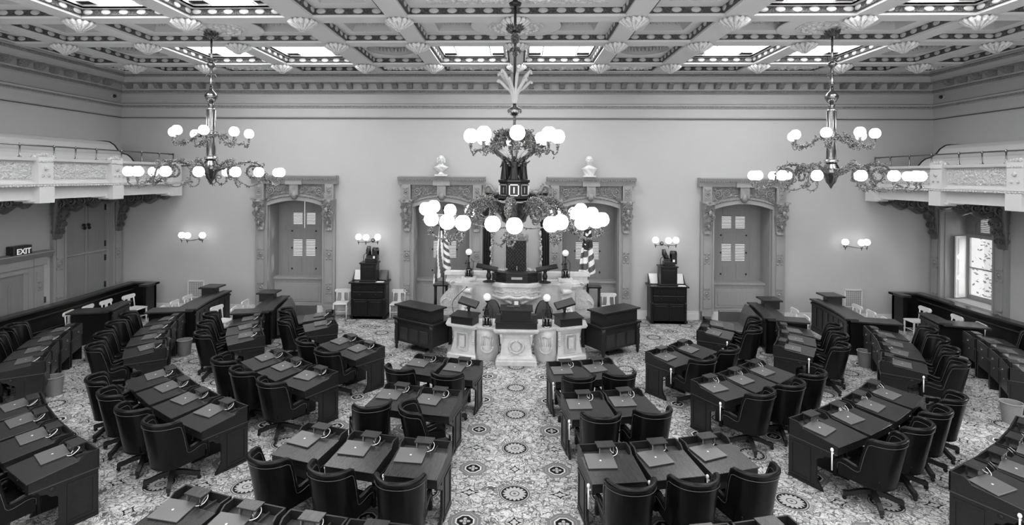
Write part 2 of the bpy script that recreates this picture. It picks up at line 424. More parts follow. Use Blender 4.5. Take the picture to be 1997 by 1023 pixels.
def border(x0,x1,y0,y1,name='coffer_border'):
    b=MB(); t=.06; z0,z1=7.80,7.93
    b.box(x0,x1,y0,y0+t,z0,z1).box(x0,x1,y1-t,y1,z0,z1).box(x0,x0+t,y0+t,y1-t,z0,z1).box(x1-t,x1,y0+t,y1-t,z0,z1)
    o=struct(name,b,'coffer_band',ceil)
    e=MB()
    nx=max(1,round((x1-x0)/.36)); ny=max(1,round((y1-y0)/.36))
    for i in range(nx):
        x=x0+(x1-x0)*(i+.5)/nx
        for y,s in ((y0+t,1),(y1-t,-1)): e.sph((x,y,7.86),.108,10,sx=1,sy=.25,sz=.52)
    for i in range(ny):
        y=y0+(y1-y0)*(i+.5)/ny
        for x in (x0+t,x1-t): e.sph((x,y,7.86),.108,10,sx=.25,sy=1,sz=.52)
    struct('egg_row',e,'coffer_egg',o)
def round_panel(x0,x1,y0,y1,cx_,cy_,r,z):
    n=40; vs=[];fs=[]
    for i in range(n):
        a=2*PI*i/n; c,s=cos(a),sin(a); vs.append((cx_+r*c,cy_+r*s,z))
        tx=((x1-cx_) if c>0 else (x0-cx_))/c if abs(c)>1e-6 else 1e9; ty=((y1-cy_) if s>0 else (y0-cy_))/s if abs(s)>1e-6 else 1e9
        t=min(tx,ty); vs.append((cx_+t*c,cy_+t*s,z))
    for i in range(n): j=(i+1)%n; fs.append((2*i,2*i+1,2*j+1,2*j))
    panels.add(vs,fs)
def rose(cx_,cy_,r,z):
    panels.lathe([(r,z),(r,z-.02),(r*.96,z-.025)],48,(cx_,cy_,0),cap=True)
    m=MB()
    pr=[(r*.62,z-.025),(r*.61,z-.05),(r*.56,z-.05),(r*.54,z-.03),(r*.50,z-.055),(r*.44,z-.06),(r*.42,z-.035),(r*.34,z-.07),(r*.25,z-.075),(r*.22,z-.05),(r*.1,z-.10),(.03,z-.12)]
    m.lathe(pr,40,(cx_,cy_,0),cap=True)
    for i in range(24):
        a=2*PI*i/24; m.sph((cx_+r*.47*cos(a),cy_+r*.47*sin(a),z-.06),.055,8,sz=.6)
    for i in range(12):
        a=2*PI*i/12; m.sph((cx_+r*.29*cos(a),cy_+r*.29*sin(a),z-.075),.075,8,sz=.5)
    struct('ceiling_rose',m,'ceiling_relief',ceil)
def do_cell(x0,x1,y0,y1,kind,detail=True):
    global NS
    if detail and kind!='none': border(x0,x1,y0,y1)
    if kind=='sky':
        h=(x0+.17,x1-.17,y0+.17,y1-.17); panel_hole(panels,x0,x1,y0,y1,h,ZP)
        root=bpy.data.objects.new('window_%d'%NS,None); col.objects.link(root); NS+=1; root['kind']='structure'; root.location=((x0+x1)/2,(y0+y1)/2,0)
        sky.append(root); ox,oy=root.location.x,root.location.y; a0,a1,b0,b1=h[0]-ox,h[1]-ox,h[2]-oy,h[3]-oy
        struct('skylight_pane',MB().box(a0,a1,b0,b1,8.00,8.02),'skylight_glass',root)
        f=MB(); wd=(a1-a0)
        for fx in (.22,.78): f.box(a0+wd*fx-.015,a0+wd*fx+.015,b0,b1,7.965,8.0)
        for fy in (.2,.45,.8): f.box(a0,a1,b0+(b1-b0)*fy-.012,b0+(b1-b0)*fy+.012,7.965,8.0)
        f.box(a0,a1,b0-.02,b0,ZP,8.01).box(a0,a1,b1,b1+.02,ZP,8.01).box(a0-.02,a0,b0,b1,ZP,8.01).box(a1,a1+.02,b0,b1,ZP,8.01)
        struct('glazing_bar',f,'white_paint',root)
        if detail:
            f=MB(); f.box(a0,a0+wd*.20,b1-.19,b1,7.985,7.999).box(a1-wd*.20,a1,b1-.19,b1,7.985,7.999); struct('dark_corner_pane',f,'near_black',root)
    elif kind=='dome':
        cx_,cy_=(x0+x1)/2,(y0+y1)/2; r=min(x1-x0,y1-y0)*.42; round_panel(x0,x1,y0,y1,cx_,cy_,r,ZP)
        recess.lathe([(r,ZP),(r*.98,ZP+.12),(r*.93,ZP+.2),(r*.80,ZP+.24),(r*.74,ZP+.26)],40,(cx_,cy_,0),cap=False)
        for i in range(36):
            a=2*PI*i/36; recess.sph((cx_+r*.94*cos(a),cy_+r*.94*sin(a),ZP+.15),.055,6,sz=1.5)
        m=MB().lathe([(r*.76,ZP+.26),(1e-4,ZP+.27)],32,(cx_,cy_,0),cap=False); struct('oculus',m,'near_black',ceil)
        m=MB()
        for i in range(14):
            a=2*PI*i/14; m.sph((cx_+r*.35*cos(a),cy_+r*.35*sin(a),ZP+.22),.09,6)
        struct('oculus_ornament',m,'coffer_egg',ceil)
    elif kind=='rect':
        ix=min(.42,(x1-x0)*.2); iy=min(.42,(y1-y0)*.25); h=(x0+ix,x1-ix,y0+iy,y1-iy); panel_hole(panels,x0,x1,y0,y1,h,ZP); recess_rect(h,ZP)
    elif kind=='relief':
        panels.box(x0,x1,y0,y1,ZP,ZP+.03); m=MB()
        relief(m,lambda x,y,d:((x0+x1)/2+x,(y0+y1)/2-y,ZP-.01-d),(x1-x0)*.82,(y1-y0)*.72,int((x1-x0)*14),int((y1-y0)*16),.07,2.6,3,.2)
        q=[]; cx_,cy_=(x0+x1)/2,(y0+y1)/2; hw=(x1-x0)*.38; rr_=min(.30,(y1-y0)*.3)
        for s_ in (-1,1):
            for u_ in (.25,.6,.9): q.append((s_*hw*u_,0,rr_*(1.1-.4*u_),PI*.5 if s_>0 else PI*.5,s_))
        scrolls(m,lambda x,z_,d:(cx_+x,cy_-z_,ZP-.05-d),q,.2,.06)
        struct('ceiling_relief_panel',m,'ceiling_relief',ceil)
    elif kind=='rose':
        cx_,cy_=(x0+x1)/2,(y0+y1)/2; r=1.12
        for h in ((x0+.4,cx_-.62,y0+.42,y1-.42),(cx_+.62,x1-.4,y0+.42,y1-.42)): recess_rect(h,ZP)
        panels.box(x0,x1,y0,y0+.42,ZP,ZP+.03).box(x0,x1,y1-.42,y1,ZP,ZP+.03).box(x0,x0+.4,y0+.42,y1-.42,ZP,ZP+.03).box(x1-.4,x1,y0+.42,y1-.42,ZP,ZP+.03).box(cx_-.62,cx_+.62,y0+.42,y1-.42,ZP,ZP+.03)
        rose(cx_,cy_,r if 0 else 1.02,ZP)
rows={0:{0:'relief',1:'rect',2:'relief',3:'rect',4:'relief',5:'relief'},
      1:{0:'rect',1:'dome',2:'sky',3:'sky',4:'dome',5:'sky'},
      2:{0:'rect',1:'rect',2:'roseL',3:'none',4:'rect',5:'roseC'},
      3:{0:'rect',1:'rect',2:'sky',3:'sky',4:'rect',5:'reliefC'}}
for j in range(7):
    y0,y1=celly(j); rj=rows[j if j<4 else 6-j]; det=j<4
    for i in range(12):
        k=rj[min(i,11-i)]; x0,x1=cellx(i)
        if k=='none': continue
        if k=='roseL':
            if i==2: x1=cellx(3)[1]
            else: x0=cellx(8)[0]
            if i not in (2,9): continue
            k='rose'
        if k in ('roseC','reliefC'):
            if i==6: continue
            x1=cellx(6)[1]; k={'roseC':'rose','reliefC':'relief'}[k]
        if not det and k!='sky': panels.box(x0,x1,y0,y1,ZP,ZP+.03); continue
        do_cell(x0,x1,y0,y1,k,det)
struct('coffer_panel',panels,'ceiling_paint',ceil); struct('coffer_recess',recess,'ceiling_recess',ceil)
# hanging rosettes at the crossings
ro=MB()
def scal(r,z,k,n=32):
    return [(r*(1+k*cos(8*2*PI*i/n))*cos(2*PI*i/n),r*(1+k*cos(8*2*PI*i/n))*sin(2*PI*i/n),z) for i in range(n)]
catm2=lambda p:p
lv=[scal(.20,0,0),scal(.24,-.03,.08),scal(.25,-.06,.14),scal(.17,-.10,.12),scal(.10,-.15,.1),scal(.07,-.19,0),scal(.03,-.23,0)]
vs=[v for l in lv for v in l]; fs=[(a*32+i,(a+1)*32+i,(a+1)*32+(i+1)%32,a*32+(i+1)%32) for a in range(6) for i in range(32)]+[tuple(6*32+i for i in range(32))]
ro.add(vs,fs,True); 
for k_ in range(14):
    a_=2*PI*k_/14; ro.tube(catm2([(.05*cos(a_),.05*sin(a_),-.22),(.12*cos(a_),.12*sin(a_),-.15),(.21*cos(a_),.21*sin(a_),-.09),(.27*cos(a_),.27*sin(a_),-.04),(.25*cos(a_),.25*sin(a_),-.01)]),[.018,.03,.045,.05,.03],6)
rom=ro.mesh('ceiling_rosette','ceiling_relief')
for x,_ in BX[1:-1]:
    for y,_ in BY[1:4]:
        o=obj('ceiling_rosette',rom,None,ceil); o.location=(x,y,H)
# ================================================================== WINDOW SURROUNDS (local: wall face y=0, room is -y)
def rosette_patch(mb,x,y,z,w=.2,h=.36):
    mb.box(x-w/2,x+w/2,y-.02,y,z+h*.32,z+h/2).box(x-w/2,x+w/2,y-.02,y,z-h/2,z-h*.32)
    Mx=T(x,y,z)@Matrix.Rotation(PI/2,4,'X')
    mb.lathe([(w*.46,0),(w*.46,.03),(w*.36,.035),(w*.33,.01),(w*.2,.02),(w*.16,.05),(.001,.06)],16,M=Mx,cap=False)
    for sx in (-1,1):
        for sz in (-1,1): mb.sph((x+sx*w*.32,y-.01,z+sz*h*.41),w*.2,8,sy=.5); mb.sph((x+sx*w*.12,y-.01,z+sz*h*.36),w*.14,8,sy=.5)
def arc(x,spring,crown,hw): # segmental arch height at x
    R=(hw*hw+(crown-spring)**2)/(2*(crown-spring)); return crown-R+math.sqrt(max(0,R*R-x*x))
def surround(root,M,mode,split_gap=0.0):
    m=MB()
    for s in (-1,1):
        a,b=sorted((s*.93,s*1.31)); m.box(a,b,-.10,0,.28,3.74)
        a,b=sorted((s*.96,s*1.27)); m.box(a,b,-.16,0,0,.30)
        a,b=sorted((s*1.02,s*1.22)); m.box(a,b,-.125,-.1,.4,2.68)
        a,b=sorted((s*.90,s*.95)); m.box(a,b,-.13,0,.28,3.55)
        # reveal lining
        a,b=sorted((s*.875,s*.935)); m.box(a,b,0,.78,.1,3.60)
        if mode!='side':
            a,b=sorted((s*1.00,s*1.28)); m.box(a,b,-.20,0,3.74,4.24); m.box(a+.05,b-.05,-.22,-.2,3.80,4.18)
    # arch spandrel
    n=20; poly=[(-.98,4.24 if mode!='side' else 3.86)]
    for i in range(n+1): x=-.98+1.96*i/n; poly.append((x,arc(x,3.60,3.80,.98)))
    poly.append((.98,4.24 if mode!='side' else 3.86)); m.prism(poly,-.08,0,'y')
    poly=[]
    for i in range(n+1): x=-.95+1.9*i/n; poly.append((x,arc(x,3.60,3.80,.98)+.02))
    inner=[(p[0]*.98,p[1]-.14) for p in poly][::-1]
    for i in range(n): m.prism([poly[i],poly[i+1],inner[n-i-1],inner[n-i]],-.14,.78,'y')
    if mode!='side':
        m.prism([(0,4.22),(-.20,4.22),(-.22,4.36),(-.30,4.40),(-.33,4.47),(0,4.49)],-1.40,1.40,'x')
        m.box(-.27,.27,-.26,0,4.2,4.37)
        m.box(-1.385,1.385,-.295,0,4.47,4.5)
    m.xf(M); struct('frame_casing',m,'frame_wood',root)
    c=MB()
    for s in (-1,1):
        for z in (.85,1.95): rosette_patch(c,s*1.12,-.115,z)
        if mode!='side':
            rosette_patch(c,s*1.14,-.22,3.99,.16,.3)
            # console : scroll under the block, tapering down
            x0=s*1.12
            def fn(u,v,s=s,x0=x0):
                z=3.74-1.0*v; wd=.19-.07*v; dp=.26*(1-v)**1.2+.10+.05*sin(v*14)
                a=PI*u; return (x0-wd*cos(a), -.08-dp*sin(a)**.5*(.8+.35*hfield(u*2+s,v*3,2.4,5)), z)
            c.grid(fn,16,30)
            c.box(x0-.22,x0+.22,-.38,-.1,3.70,3.75)
            for (zz,R0) in ((3.52,.105),(3.28,.12),(3.06,.09),(2.88,.07)):
                for sd in (-1,1): scrolls(c,lambda x,z,d,x0=x0,zz=zz:(x0+x,-.16-.26*max(0,(z-2.75))-d,z),[(sd*R0*.85,zz,R0*.9,PI/2,sd)],.24,.03,False)
            c.sph((x0,-.42,3.4),.06,10,sz=1.5); c.sph((x0,-.28,2.97),.045,8,sz=1.6)
        # outer flank leaf
    if mode!='side':
        for s in (-1,1):
            def fn(u,v,s=s):
                x=s*(.10+.86*u); zb=arc(x,3.60,3.80,.98)+.10; z=zb+(4.20-zb)*v
                e=min(u,1-u,v,1-v)*8; return (x,-.085-.05*hfield(x*1.1,z*1.1,3.2,2)*min(1,e),z)
            g=MB().grid(fn,40,18)
            if s<0: g.f=[tuple(reversed(f)) for f in g.f]
            c.add(g.v,g.f,True)
            scrolls(c,lambda x,z,d:(x,-.12-d,z),[(s*.80,4.0,.125,-PI/2 if s>0 else -PI/2,-s),(s*.53,4.05,.09,PI/2,s),(s*.33,4.07,.075,-PI/2,-s),(s*.86,3.80,.06,0,s)],.2,.04)
        c.box(-.14,.14,-.24,-.08,3.86,4.2); c.sph((0,-.2,3.86),.11,10,sz=1.3)
        # dentil line of shelf
        for i in range(52): x=-1.36+2.72*i/51; c.box(x-.016,x+.016,-.30,-.2,4.36,4.41)
    # rope moulding of arch
    for i in range(44):
        x=-.95+1.9*(i+.5)/44; c.sph((x,-.15,arc(x,3.60,3.80,.98)+.035),.03,6)
    c.xf(M); struct('frame_ornament',c,'frame_carving',root)
def panel_leaf(root,M,x0,x1,z0,z1,y,louvre=None,name='shutter',npan=2,m_='shutter_wood'):
    m=MB(); t=.04; st=.06
    if louvre:
        a,b=louvre; m.box(x0,x0+st,y,y+t,z0,z1).box(x1-st,x1,y,y+t,z0,z1).box(x0+st,x1-st,y,y+t,z0,a).box(x0+st,x1-st,y,y+t,b,z1)
        for za,zb in ((z0+.06,a-.06),(b+.06,z1-.06)):
            if zb-za>.12: m.box(x0+st+.03,x1-st-.03,y-.012,y,za,zb)
        sl=MB(); k=max(4,int((b-a)/.05))
        for i in range(k):
            z=a+(b-a)*(i+.5)/k; sl.add([(x0+st,y,z-.026),(x1-st,y,z-.026),(x1-st,y+.045,z+.0),(x0+st,y+.045,z+.0),(x0+st,y,z-.012),(x1-st,y,z-.012),(x1-st,y+.045,z+.014),(x0+st,y+.045,z+.014)],
               [(3,2,1,0),(4,5,6,7),(0,1,5,4),(1,2,6,5),(2,3,7,6),(3,0,4,7)])
    else:
        m.box(x0,x1,y,y+t,z0,z1); n=npan
        for i in range(n):
            za=z0+(z1-z0)*i/n+.05; zb=z0+(z1-z0)*(i+1)/n-.05
            m.box(x0+st,x1-st,y-.006,y,za,zb); m.box(x0+st+.035,x1-st-.035,y-.016,y,za+.035,zb-.035)
    m.xf(M); o=struct(name,m,m_,root)
    if louvre: sl.xf(M); struct('louvre',sl,m_,o)
    return o
def unit_back(i,cx_):
    M=T(cx_,D,0)
    root=bpy.data.objects.new('window_%d'%(NS+i),None); col.objects.link(root); root['kind']='structure'
    surround(root,M,'back')
    y=.66; L=.44; xs=[-2*L,-L,0,L,2*L]
    for k in range(4):
        gap=.02 if (i==0 and k==2) else .004
        mid=k in (1,2)
        o=panel_leaf(root,M,xs[k]+(gap if gap>.01 else 0),xs[k+1],2.725,3.70,y,(2.82,3.22) if mid else None)
        o2=panel_leaf(root,M,xs[k],xs[k+1],1.12,2.722,y,(1.75,2.32) if mid else None)
        if mid:
            kn=MB()
            x=xs[k]+.03 if k==1 else xs[k+1]-.03
            for z in (1.35,2.05,2.62): kn.box(x-.02,x+.02,y-.03,y,z-.025,z+.025)
            kn.xf(M); struct('shutter_latch',kn,'near_black',o2)
    # window bench below the shutters
    m=MB().box(-.9,.9,.35,.8,.18,1.10).box(-.93,.93,.29,.8,1.06,1.13).box(-.70,.70,.33,.35,.32,.92).box(-.62,.62,.315,.335,.40,.84).box(-.93,.93,.31,.8,.18,.30)
    m.xf(M); struct('window_bench',m,'frame_wood',root)
    m=MB().box(-.93,.93,-.05,.6,0,.20); m.xf(M); struct('window_step',m,'baseboard_paint',root)
    # arched head lining
    m=MB().box(-.93,.93,.64,.7,3.70,3.84); m.xf(M); struct('head_board',m,'dark_carving',root)
for i,c in enumerate(OC): unit_back(i,c)
NS+=4
# ---- side wall surrounds
YC=16.03
def bracket(root,s,y,name='balcony_bracket'):
    prof=[(-13.0,2.62),(-12.90,2.66),(-12.84,3.0),(-12.76,3.28),(-12.6,3.46),(-12.3,3.56),(-11.9,3.64),(-11.5,3.74),(-11.2,3.84)]
    def zb(x):
        for (a,za),(b,zb_) in zip(prof,prof[1:]):
            if a<=x<=b: return za+(zb_-za)*(x-a)/(b-a)
        return 3.86
    m=MB(); th=.24
    for side in (-1,1):
        def fn(u,v):
            x=-13+1.8*u; z0=zb(x)-.05*sin(u*22); z=z0+(3.93-z0)*v
            e=min(1,min(v,1-v,1-u)*6)
            return (-s*x*-1 if 0 else s*-x, y+side*(th*.40*(1-.35*u)+.012*hfield(x,z,1.9,7)*e),z)
        g=MB().grid(fn,44,26)
        if (side*s)>0: g.f=[tuple(reversed(f)) for f in g.f]
        m.add(g.v,g.f,True)
        scrolls(m,lambda x,z,d,side=side:(s*-x,y+side*(th*.42+d),z),[(-12.72,3.70,.17,PI,1),(-12.40,3.73,.15,PI,-1),(-12.10,3.76,.13,PI,1),(-11.84,3.79,.11,PI,-1),(-11.62,3.82,.09,PI,1),(-11.42,3.85,.07,PI,-1),(-12.86,3.36,.12,PI/2,1),(-12.90,3.10,.09,PI/2,-1),(-12.92,2.88,.08,PI/2,1)],.30,.06)
    # underside
    def fu(u,v):
        x=-13+1.8*u; w_=th*.6*(1-.35*u); return (s*-x,y-w_+2*w_*v,zb(x)-.05*sin(u*22)-.04*sin(PI*v)*(1+hfield(x,v,3,9)))
    m.grid(fu,44,6)
    # front console going down the pilaster
    def fc(u,v):
        z=3.9-1.25*v; a=PI*u; w_=.25-.09*v; d=(.22*(1-v)+.05)
        return (s*(13-.08-d*max(0,sin(a))**.6), y-w_*cos(a), z)
    m.grid(fc,16,26)
    for zz,R0 in ((3.62,.12),(3.34,.11),(3.08,.09),(2.86,.07)):
        for sd in (-1,1): scrolls(m,lambda a,z,d,zz=zz:(s*(13-.14-.22*max(0,(z-2.65)/1.25)-d),y+a,z),[(sd*R0,zz,R0,PI/2,sd)],.26,.04,False)
    struct(name,m,'dark_carving',root)
def side_window(s):
    global NS
    M=T(s*W,YC,0)@Rz(-s*PI/2)   # local -y -> into room
    root=bpy.data.objects.new('window_%d'%NS,None); col.objects.link(root); root['kind']='structure'; NS+=1
    surround(root,M,'side'); return root,M
# left: tall closed shutters almost flush with the wall
rootL,M=side_window(-1)
for k in (-1,1):
    x0,x1=(-.80,-.015) if k<0 else (.015,.80)
    o=panel_leaf(rootL,M,x0,x1,2.12,3.72,.06,None,npan=2)
    o2=panel_leaf(rootL,M,x0,x1,.35,2.06,.06,None,npan=1)
    for q,zz in ((o,2.95),(o2,.62)):
        kn=MB().lathe([(.001,0),(.05,.01),(.04,.04),(.03,.07),(.001,.08)],10,M=T(k*.09,.05,zz)@Matrix.Rotation(PI/2,4,'X')).sph((k*.09,.0,zz-.09),.045,8,sz=1.2)
        kn.xf(M); struct('door_pull',kn,'near_black',q)
    hg=MB()
    for zz in (2.3,3.45,1.85,1.0): hg.box(k*.79-.03,k*.79+.03,.03,.06,zz-.09,zz+.09)
    hg.xf(M); struct('hinge',hg,'near_black',rootL)
m=MB().box(-.93,.93,.08,.135,.1,3.75).box(-.86,.86,.02,.08,2.07,2.12).box(-.88,-.80,.0,.12,.3,3.74).box(.80,.88,.0,.12,.3,3.74).box(-.02,.02,.03,.08,.35,3.74)
m.xf(M); struct('shutter_frame',m,'frame_wood',rootL)
# right: deep reveal, sash open to daylight
rootR,M=side_window(1)
for k in range(4):
    a=-.88+.44*k; panel_leaf(rootR,M,a+.004,a+.436,2.86,3.74,.62,(2.93,3.40) if k in (1,2) else None)
m=MB().box(-.93,.93,.60,.68,2.82,2.87); m.xf(M); struct('transom',m,'frame_wood',rootR)
m=MB()
for a,b in ((-.88,-.80),(.80,.88),(-.035,.035)): m.box(a,b,.66,.72,.98,2.86)
m.box(-.875,.875,.663,.717,.92,1.05).box(-.875,.875,.663,.717,2.76,2.853).box(-.8,.8,.67,.70,1.84,1.88)
m.xf(M); so_=struct('sash',m,'frame_wood',rootR); 
m=MB().box(-.8,.8,.69,.695,1.05,2.76); m.xf(M); struct('window_pane',m,'window_glass',so_)
for k in (-1,):
    P=M@T(.87,.60,0)@Rz(R_(-110))@T(.42,0,0)@Rz(PI); panel_leaf(rootR,P,0,.42,.95,2.80,0,None,npan=3,m_='white_paint')  # white colour stands in for daylight falling on this open leaf
P=M@T(-.87,.60,0)@Rz(R_(-70))@T(.42,0,0)@Rz(PI); panel_leaf(rootR,P,0,.42,.95,2.80,0,None,npan=3,m_='white_paint')  # second open leaf, likewise whitened to look lit
m=MB().box(-.93,.93,0,.8,.82,.92).box(-.97,.97,-.06,.1,.80,.90); m.xf(M); struct('window_sill',m,'frame_wood',rootR)
for s,root in ((-1,rootL),(1,rootR)):
    for y in (14.87,17.20): bracket(root,s,y)
for s in (-1,1):
    m=MB(); root=bpy.data.objects.new('trim_%d'%n,None); n+=1; col.objects.link(root); root['kind']='structure'; bracket(root,s,12.2)
# outdoors beyond the right window
tag(obj('stone_building',MB().box(19.5,24,23.2,30,-4,12).box(19.3,19.5,23.1,23.5,-4,12).box(19.3,19.5,25,25.4,-4,12).box(19.2,24,23,30,7,7.4),'outdoor_stone'),'pale sunlit stone building seen through the open right window','building')
tr=thing('tree','leafy tree outside the open window, right of the pale building','tree',(18.9,20.55,-4.5))
obj('trunk',MB().tube([(0,0,0),(.1,0,3),(0,.1,6)],[.2,.16,.08]),'frame_wood',tr)
fm=MB(); rr=random.Random(4)
for i in range(4200):
    c=Vector((rr.gauss(0,.8),rr.gauss(-.3,.75),5.8+rr.gauss(0,1.7))); u=Vector((rr.gauss(0,1),rr.gauss(0,1),rr.gauss(0,1))).normalized()*.07; v=u.orthogonal().normalized()*.035
    fm.add([c-u,c+v,c+u,c-v],[(0,1,2,3)])
obj('foliage',fm,'foliage',tr)

# ---- left wall door with the exit sign
d1=bpy.data.objects.new('door_1',None); col.objects.link(d1); d1['kind']='structure'
M=T(-W,13.0,0)@Rz(PI/2)   # local x -> +Y
M=T(-W,13.0,0)@Matrix(((0,-1,0,0),(1,0,0,0),(0,0,1,0),(0,0,0,1)))
m=MB()
for s in (-1,1):
    a,b=sorted((s*1.12,s*1.40)); m.box(a,b,-.12,0,0,2.02); m.box(a+.05,b-.05,-.135,-.12,.3,1.85)
    a,b=sorted((s*.98,s*1.12)); m.box(a,b,-.08,0,0,2.0); a,b=sorted((s*.86,s*.98)); m.box(a,b,-.05,0,0,1.9)
    a,b=sorted((s*1.08,s*1.46)); m.box(a,b,-.16,0,2.02,2.24)
m.box(-1.1,1.1,-.12,0,2.0,2.24).prism([(0,2.22),(-.16,2.22),(-.28,2.36),(-.28,2.39),(0,2.40)],-1.6,1.6,'x').box(-.98,.98,-.07,0,1.86,2.0)
m.sph((0,-.1,1.93),.06,8,sz=1.6); m.xf(M); struct('door_casing',m,'frame_wood',d1)
m=MB().box(-.86,.86,-.02,0,0,1.88)
for c in (-.6,-.2,.2,.6): m.box(c-.15,c+.15,-.035,-.02,.75,1.55); m.lathe([(.15,0),(.15,.016)],16,M=T(c,-.02,1.55)@Matrix.Rotation(PI/2,4,'X')); m.box(c-.1,c+.1,-.045,-.02,.8,1.55)
m.box(-.8,-.05,-.04,-.02,.3,.6).box(.05,.8,-.04,-.02,.3,.6); m.xf(M); struct('door_leaf',m,'shutter_wood',d1)
c=MB()
for s in (-1,1):
    for z in (1.45,.75): rosette_patch(c,s*1.26,-.14,z,.13,.26)
c.xf(M); struct('casing_ornament',c,'frame_carving',d1)
ex=thing('exit_sign','dark box exit sign with white letters above the left wall door','sign',(-12.93,13.42,2.36))
obj('sign_box',MB().box(-.06,.16,-.02,.50,0,.26),'black_paint',ex,bev=.01)
cu=bpy.data.curves.new('sign_letters','FONT'); cu.body='EXIT'; cu.size=.20; cu.extrude=.004; cu.align_x='CENTER'
try: cu.offset=.004
except Exception: pass
tmp=bpy.data.objects.new('letters',cu); col.objects.link(tmp); bpy.context.view_layer.update(); lm=bpy.data.meshes.new_from_object(tmp.evaluated_get(bpy.context.evaluated_depsgraph_get())); bpy.data.objects.remove(tmp); lm.materials.clear(); lm.materials.append(mat('exit_letters')); lt_=bpy.data.objects.new('sign_letters',lm); col.objects.link(lt_); lt_.parent=ex
lt_.matrix_local=Matrix(((0,0,1,.165),(1,0,0,.255),(0,1,0,.05),(0,0,0,1)))
lt_.matrix_local=Matrix(((0,0,1,.165),(1,0,0,.255),(0,1,0,.05),(0,0,0,1)))
tag(obj('wall_socket',MB().box(0,.05,-.06,.06,-.08,.08).box(.05,.06,-.04,.04,-.05,.05),'switch_box',loc=(-13,14.49,1.02),bev=.004),'small dark square box on wall between exit door and tall shutters','socket')
for s,nm in ((-1,'left'),(1,'right')):
    c=thing('security_camera','tiny dark dome camera on the %s wall under the cornice near the corner'%nm,'camera',(s*13,17.0,7.0))
    obj('housing',MB().lathe([(.05,0),(.07,.03),(.07,.08)],12,M=Matrix.Rotation(-s*PI/2,4,'Y')),'cornice_paint',c); obj('dome',MB().sph((-s*.1,0,0),.055,12),'black_paint',c)

# ---- balconies
for s,nm in ((-1,'left'),(1,'right')):
    root=bpy.data.objects.new('trim_%d'%n,None); n+=1; col.objects.link(root); root['kind']='structure'
    def P(poly,y0,y1,mb): mb.prism([(s*x,z) for x,z in poly],y0,y1,'y')
    m=MB(); y0,y1=4.0,D
    P([(13,3.9),(10.95,3.9),(10.95,4.18),(10.84,4.20),(10.80,4.26),(10.86,4.28),(10.95,4.30),(10.95,4.78),(10.86,4.79),(10.84,4.86),(11.15,4.86),(11.15,4.32),(13,4.32)],y0,y1,m)
    for yc,hw in ((7.6,.2),(9.9,.2),(12.17,.2),(14.4,.2),(16.98,.22)):
        m.box(*sorted((s*10.80,s*11.2)),yc-hw,yc+hw,3.82,4.20); m.box(*sorted((s*10.83,s*11.16)),yc-hw,yc+hw,4.26,4.88)
        m.box(*sorted((s*10.9,s*11.3)),yc-hw-.12,yc+hw+.12,3.86,3.92)
    for y in (): pass
    struct('balcony_front',m,'balcony_paint',root)
    m=MB()
    edges=[4.4,7.4,7.8,9.7,10.1,11.97,12.37,14.2,14.6,16.76]
    for a,b in zip(edges[0::2],edges[1::2]):
        if b<10: 
            m.box(*sorted((s*10.93,s*10.96)),a+.08,b-.08,4.38,4.74); continue
        relief(m,lambda x,y,d,a=a,b=b:(s*(10.945-d),(a+b)/2-s*x*-1*1,4.56+y),b-a-.16,.38,int((b-a)*46),18,.035,5.,3,.02)
        m.box(*sorted((s*10.94,s*10.955)),a+.05,b-.05,4.36,4.76)
    # rope line and crown ornaments
    y=10.5
    while y<17.3: m.sph((s*10.81,y,4.215),.028,6,sy=1.6); y+=.085
    for yc in (12.17,14.4):
        for k in range(7): m.sph((s*10.9,yc-.24+.08*k,4.88+.05*sin(PI*k/6)),.06,8)
        for k in range(8): m.sph((s*10.83,yc-.18+.05*k,4.775),.025,6)
        m.sph((s*10.83,yc,4.62),.06,8); m.sph((s*10.83,yc-.08,4.45),.04,8); m.sph((s*10.83,yc+.08,4.45),.04,8)
    struct('balcony_relief',m,'white_carving',root)
    m=MB(); m.tube([(s*10.95,4,5.14),(s*10.95,16.98,5.14),(s*11.3,17.3,5.14)],.018,8)
    for y in (7,7.8,8.6,9.4,10.2,10.9,11.63,12.52,13.15,13.82,14.71,15.52,16.3,16.98): m.lathe([(.04,4.86),(.04,4.875),(.016,4.89),(.016,5.10),(.026,5.11),(.026,5.16),(.001,5.18)],10,(s*10.95,y,0))
    m.tube([(s*10.95,16.98,5.08),(s*11.3,17.38,4.86)],.008,6)
    struct('brass_rail',m,'bronze',root)
    # stepped pew of the balcony with scrolled end
    pts=[(12.99,5.50),(12.68,5.50),(12.55,5.48),(12.40,5.38),(12.28,5.22),(12.12,5.12),(11.98,5.08),(11.88,5.0),(11.80,4.9),(11.68,4.80),(11.58,4.76)]
    poly=[(s*x,z) for x,z in pts]+[(s*11.52,4.34),(s*12.99,4.34)]
    m=MB().prism(poly,4.0,16.35,'y')
    pw=thing('balcony_pew','white high-backed pew with dark scrolled end on the %s balcony'%nm,'pew',(s*12,16.3,4.33)); 
    mm=MB(); mm.v=[(x-s*12,y-16.3,z-4.33) for x,y,z in m.v]; mm.f=m.f; mm.sm=m.sm; mm.mi=m.mi
    obj('seat_body',mm,'balcony_paint',pw)
    ed=[(s*x-s*12,.05,z-4.33) for x,z in pts]; ed+=[(s*(11.56-12)+s*(-.06*sin(t)),.05,.43-.06+.06*cos(t)) for t in (1.2,2.4,3.6,4.8)]
    obj('scrolled_edge',MB().tube(ed,.028,8),'black_paint',pw)
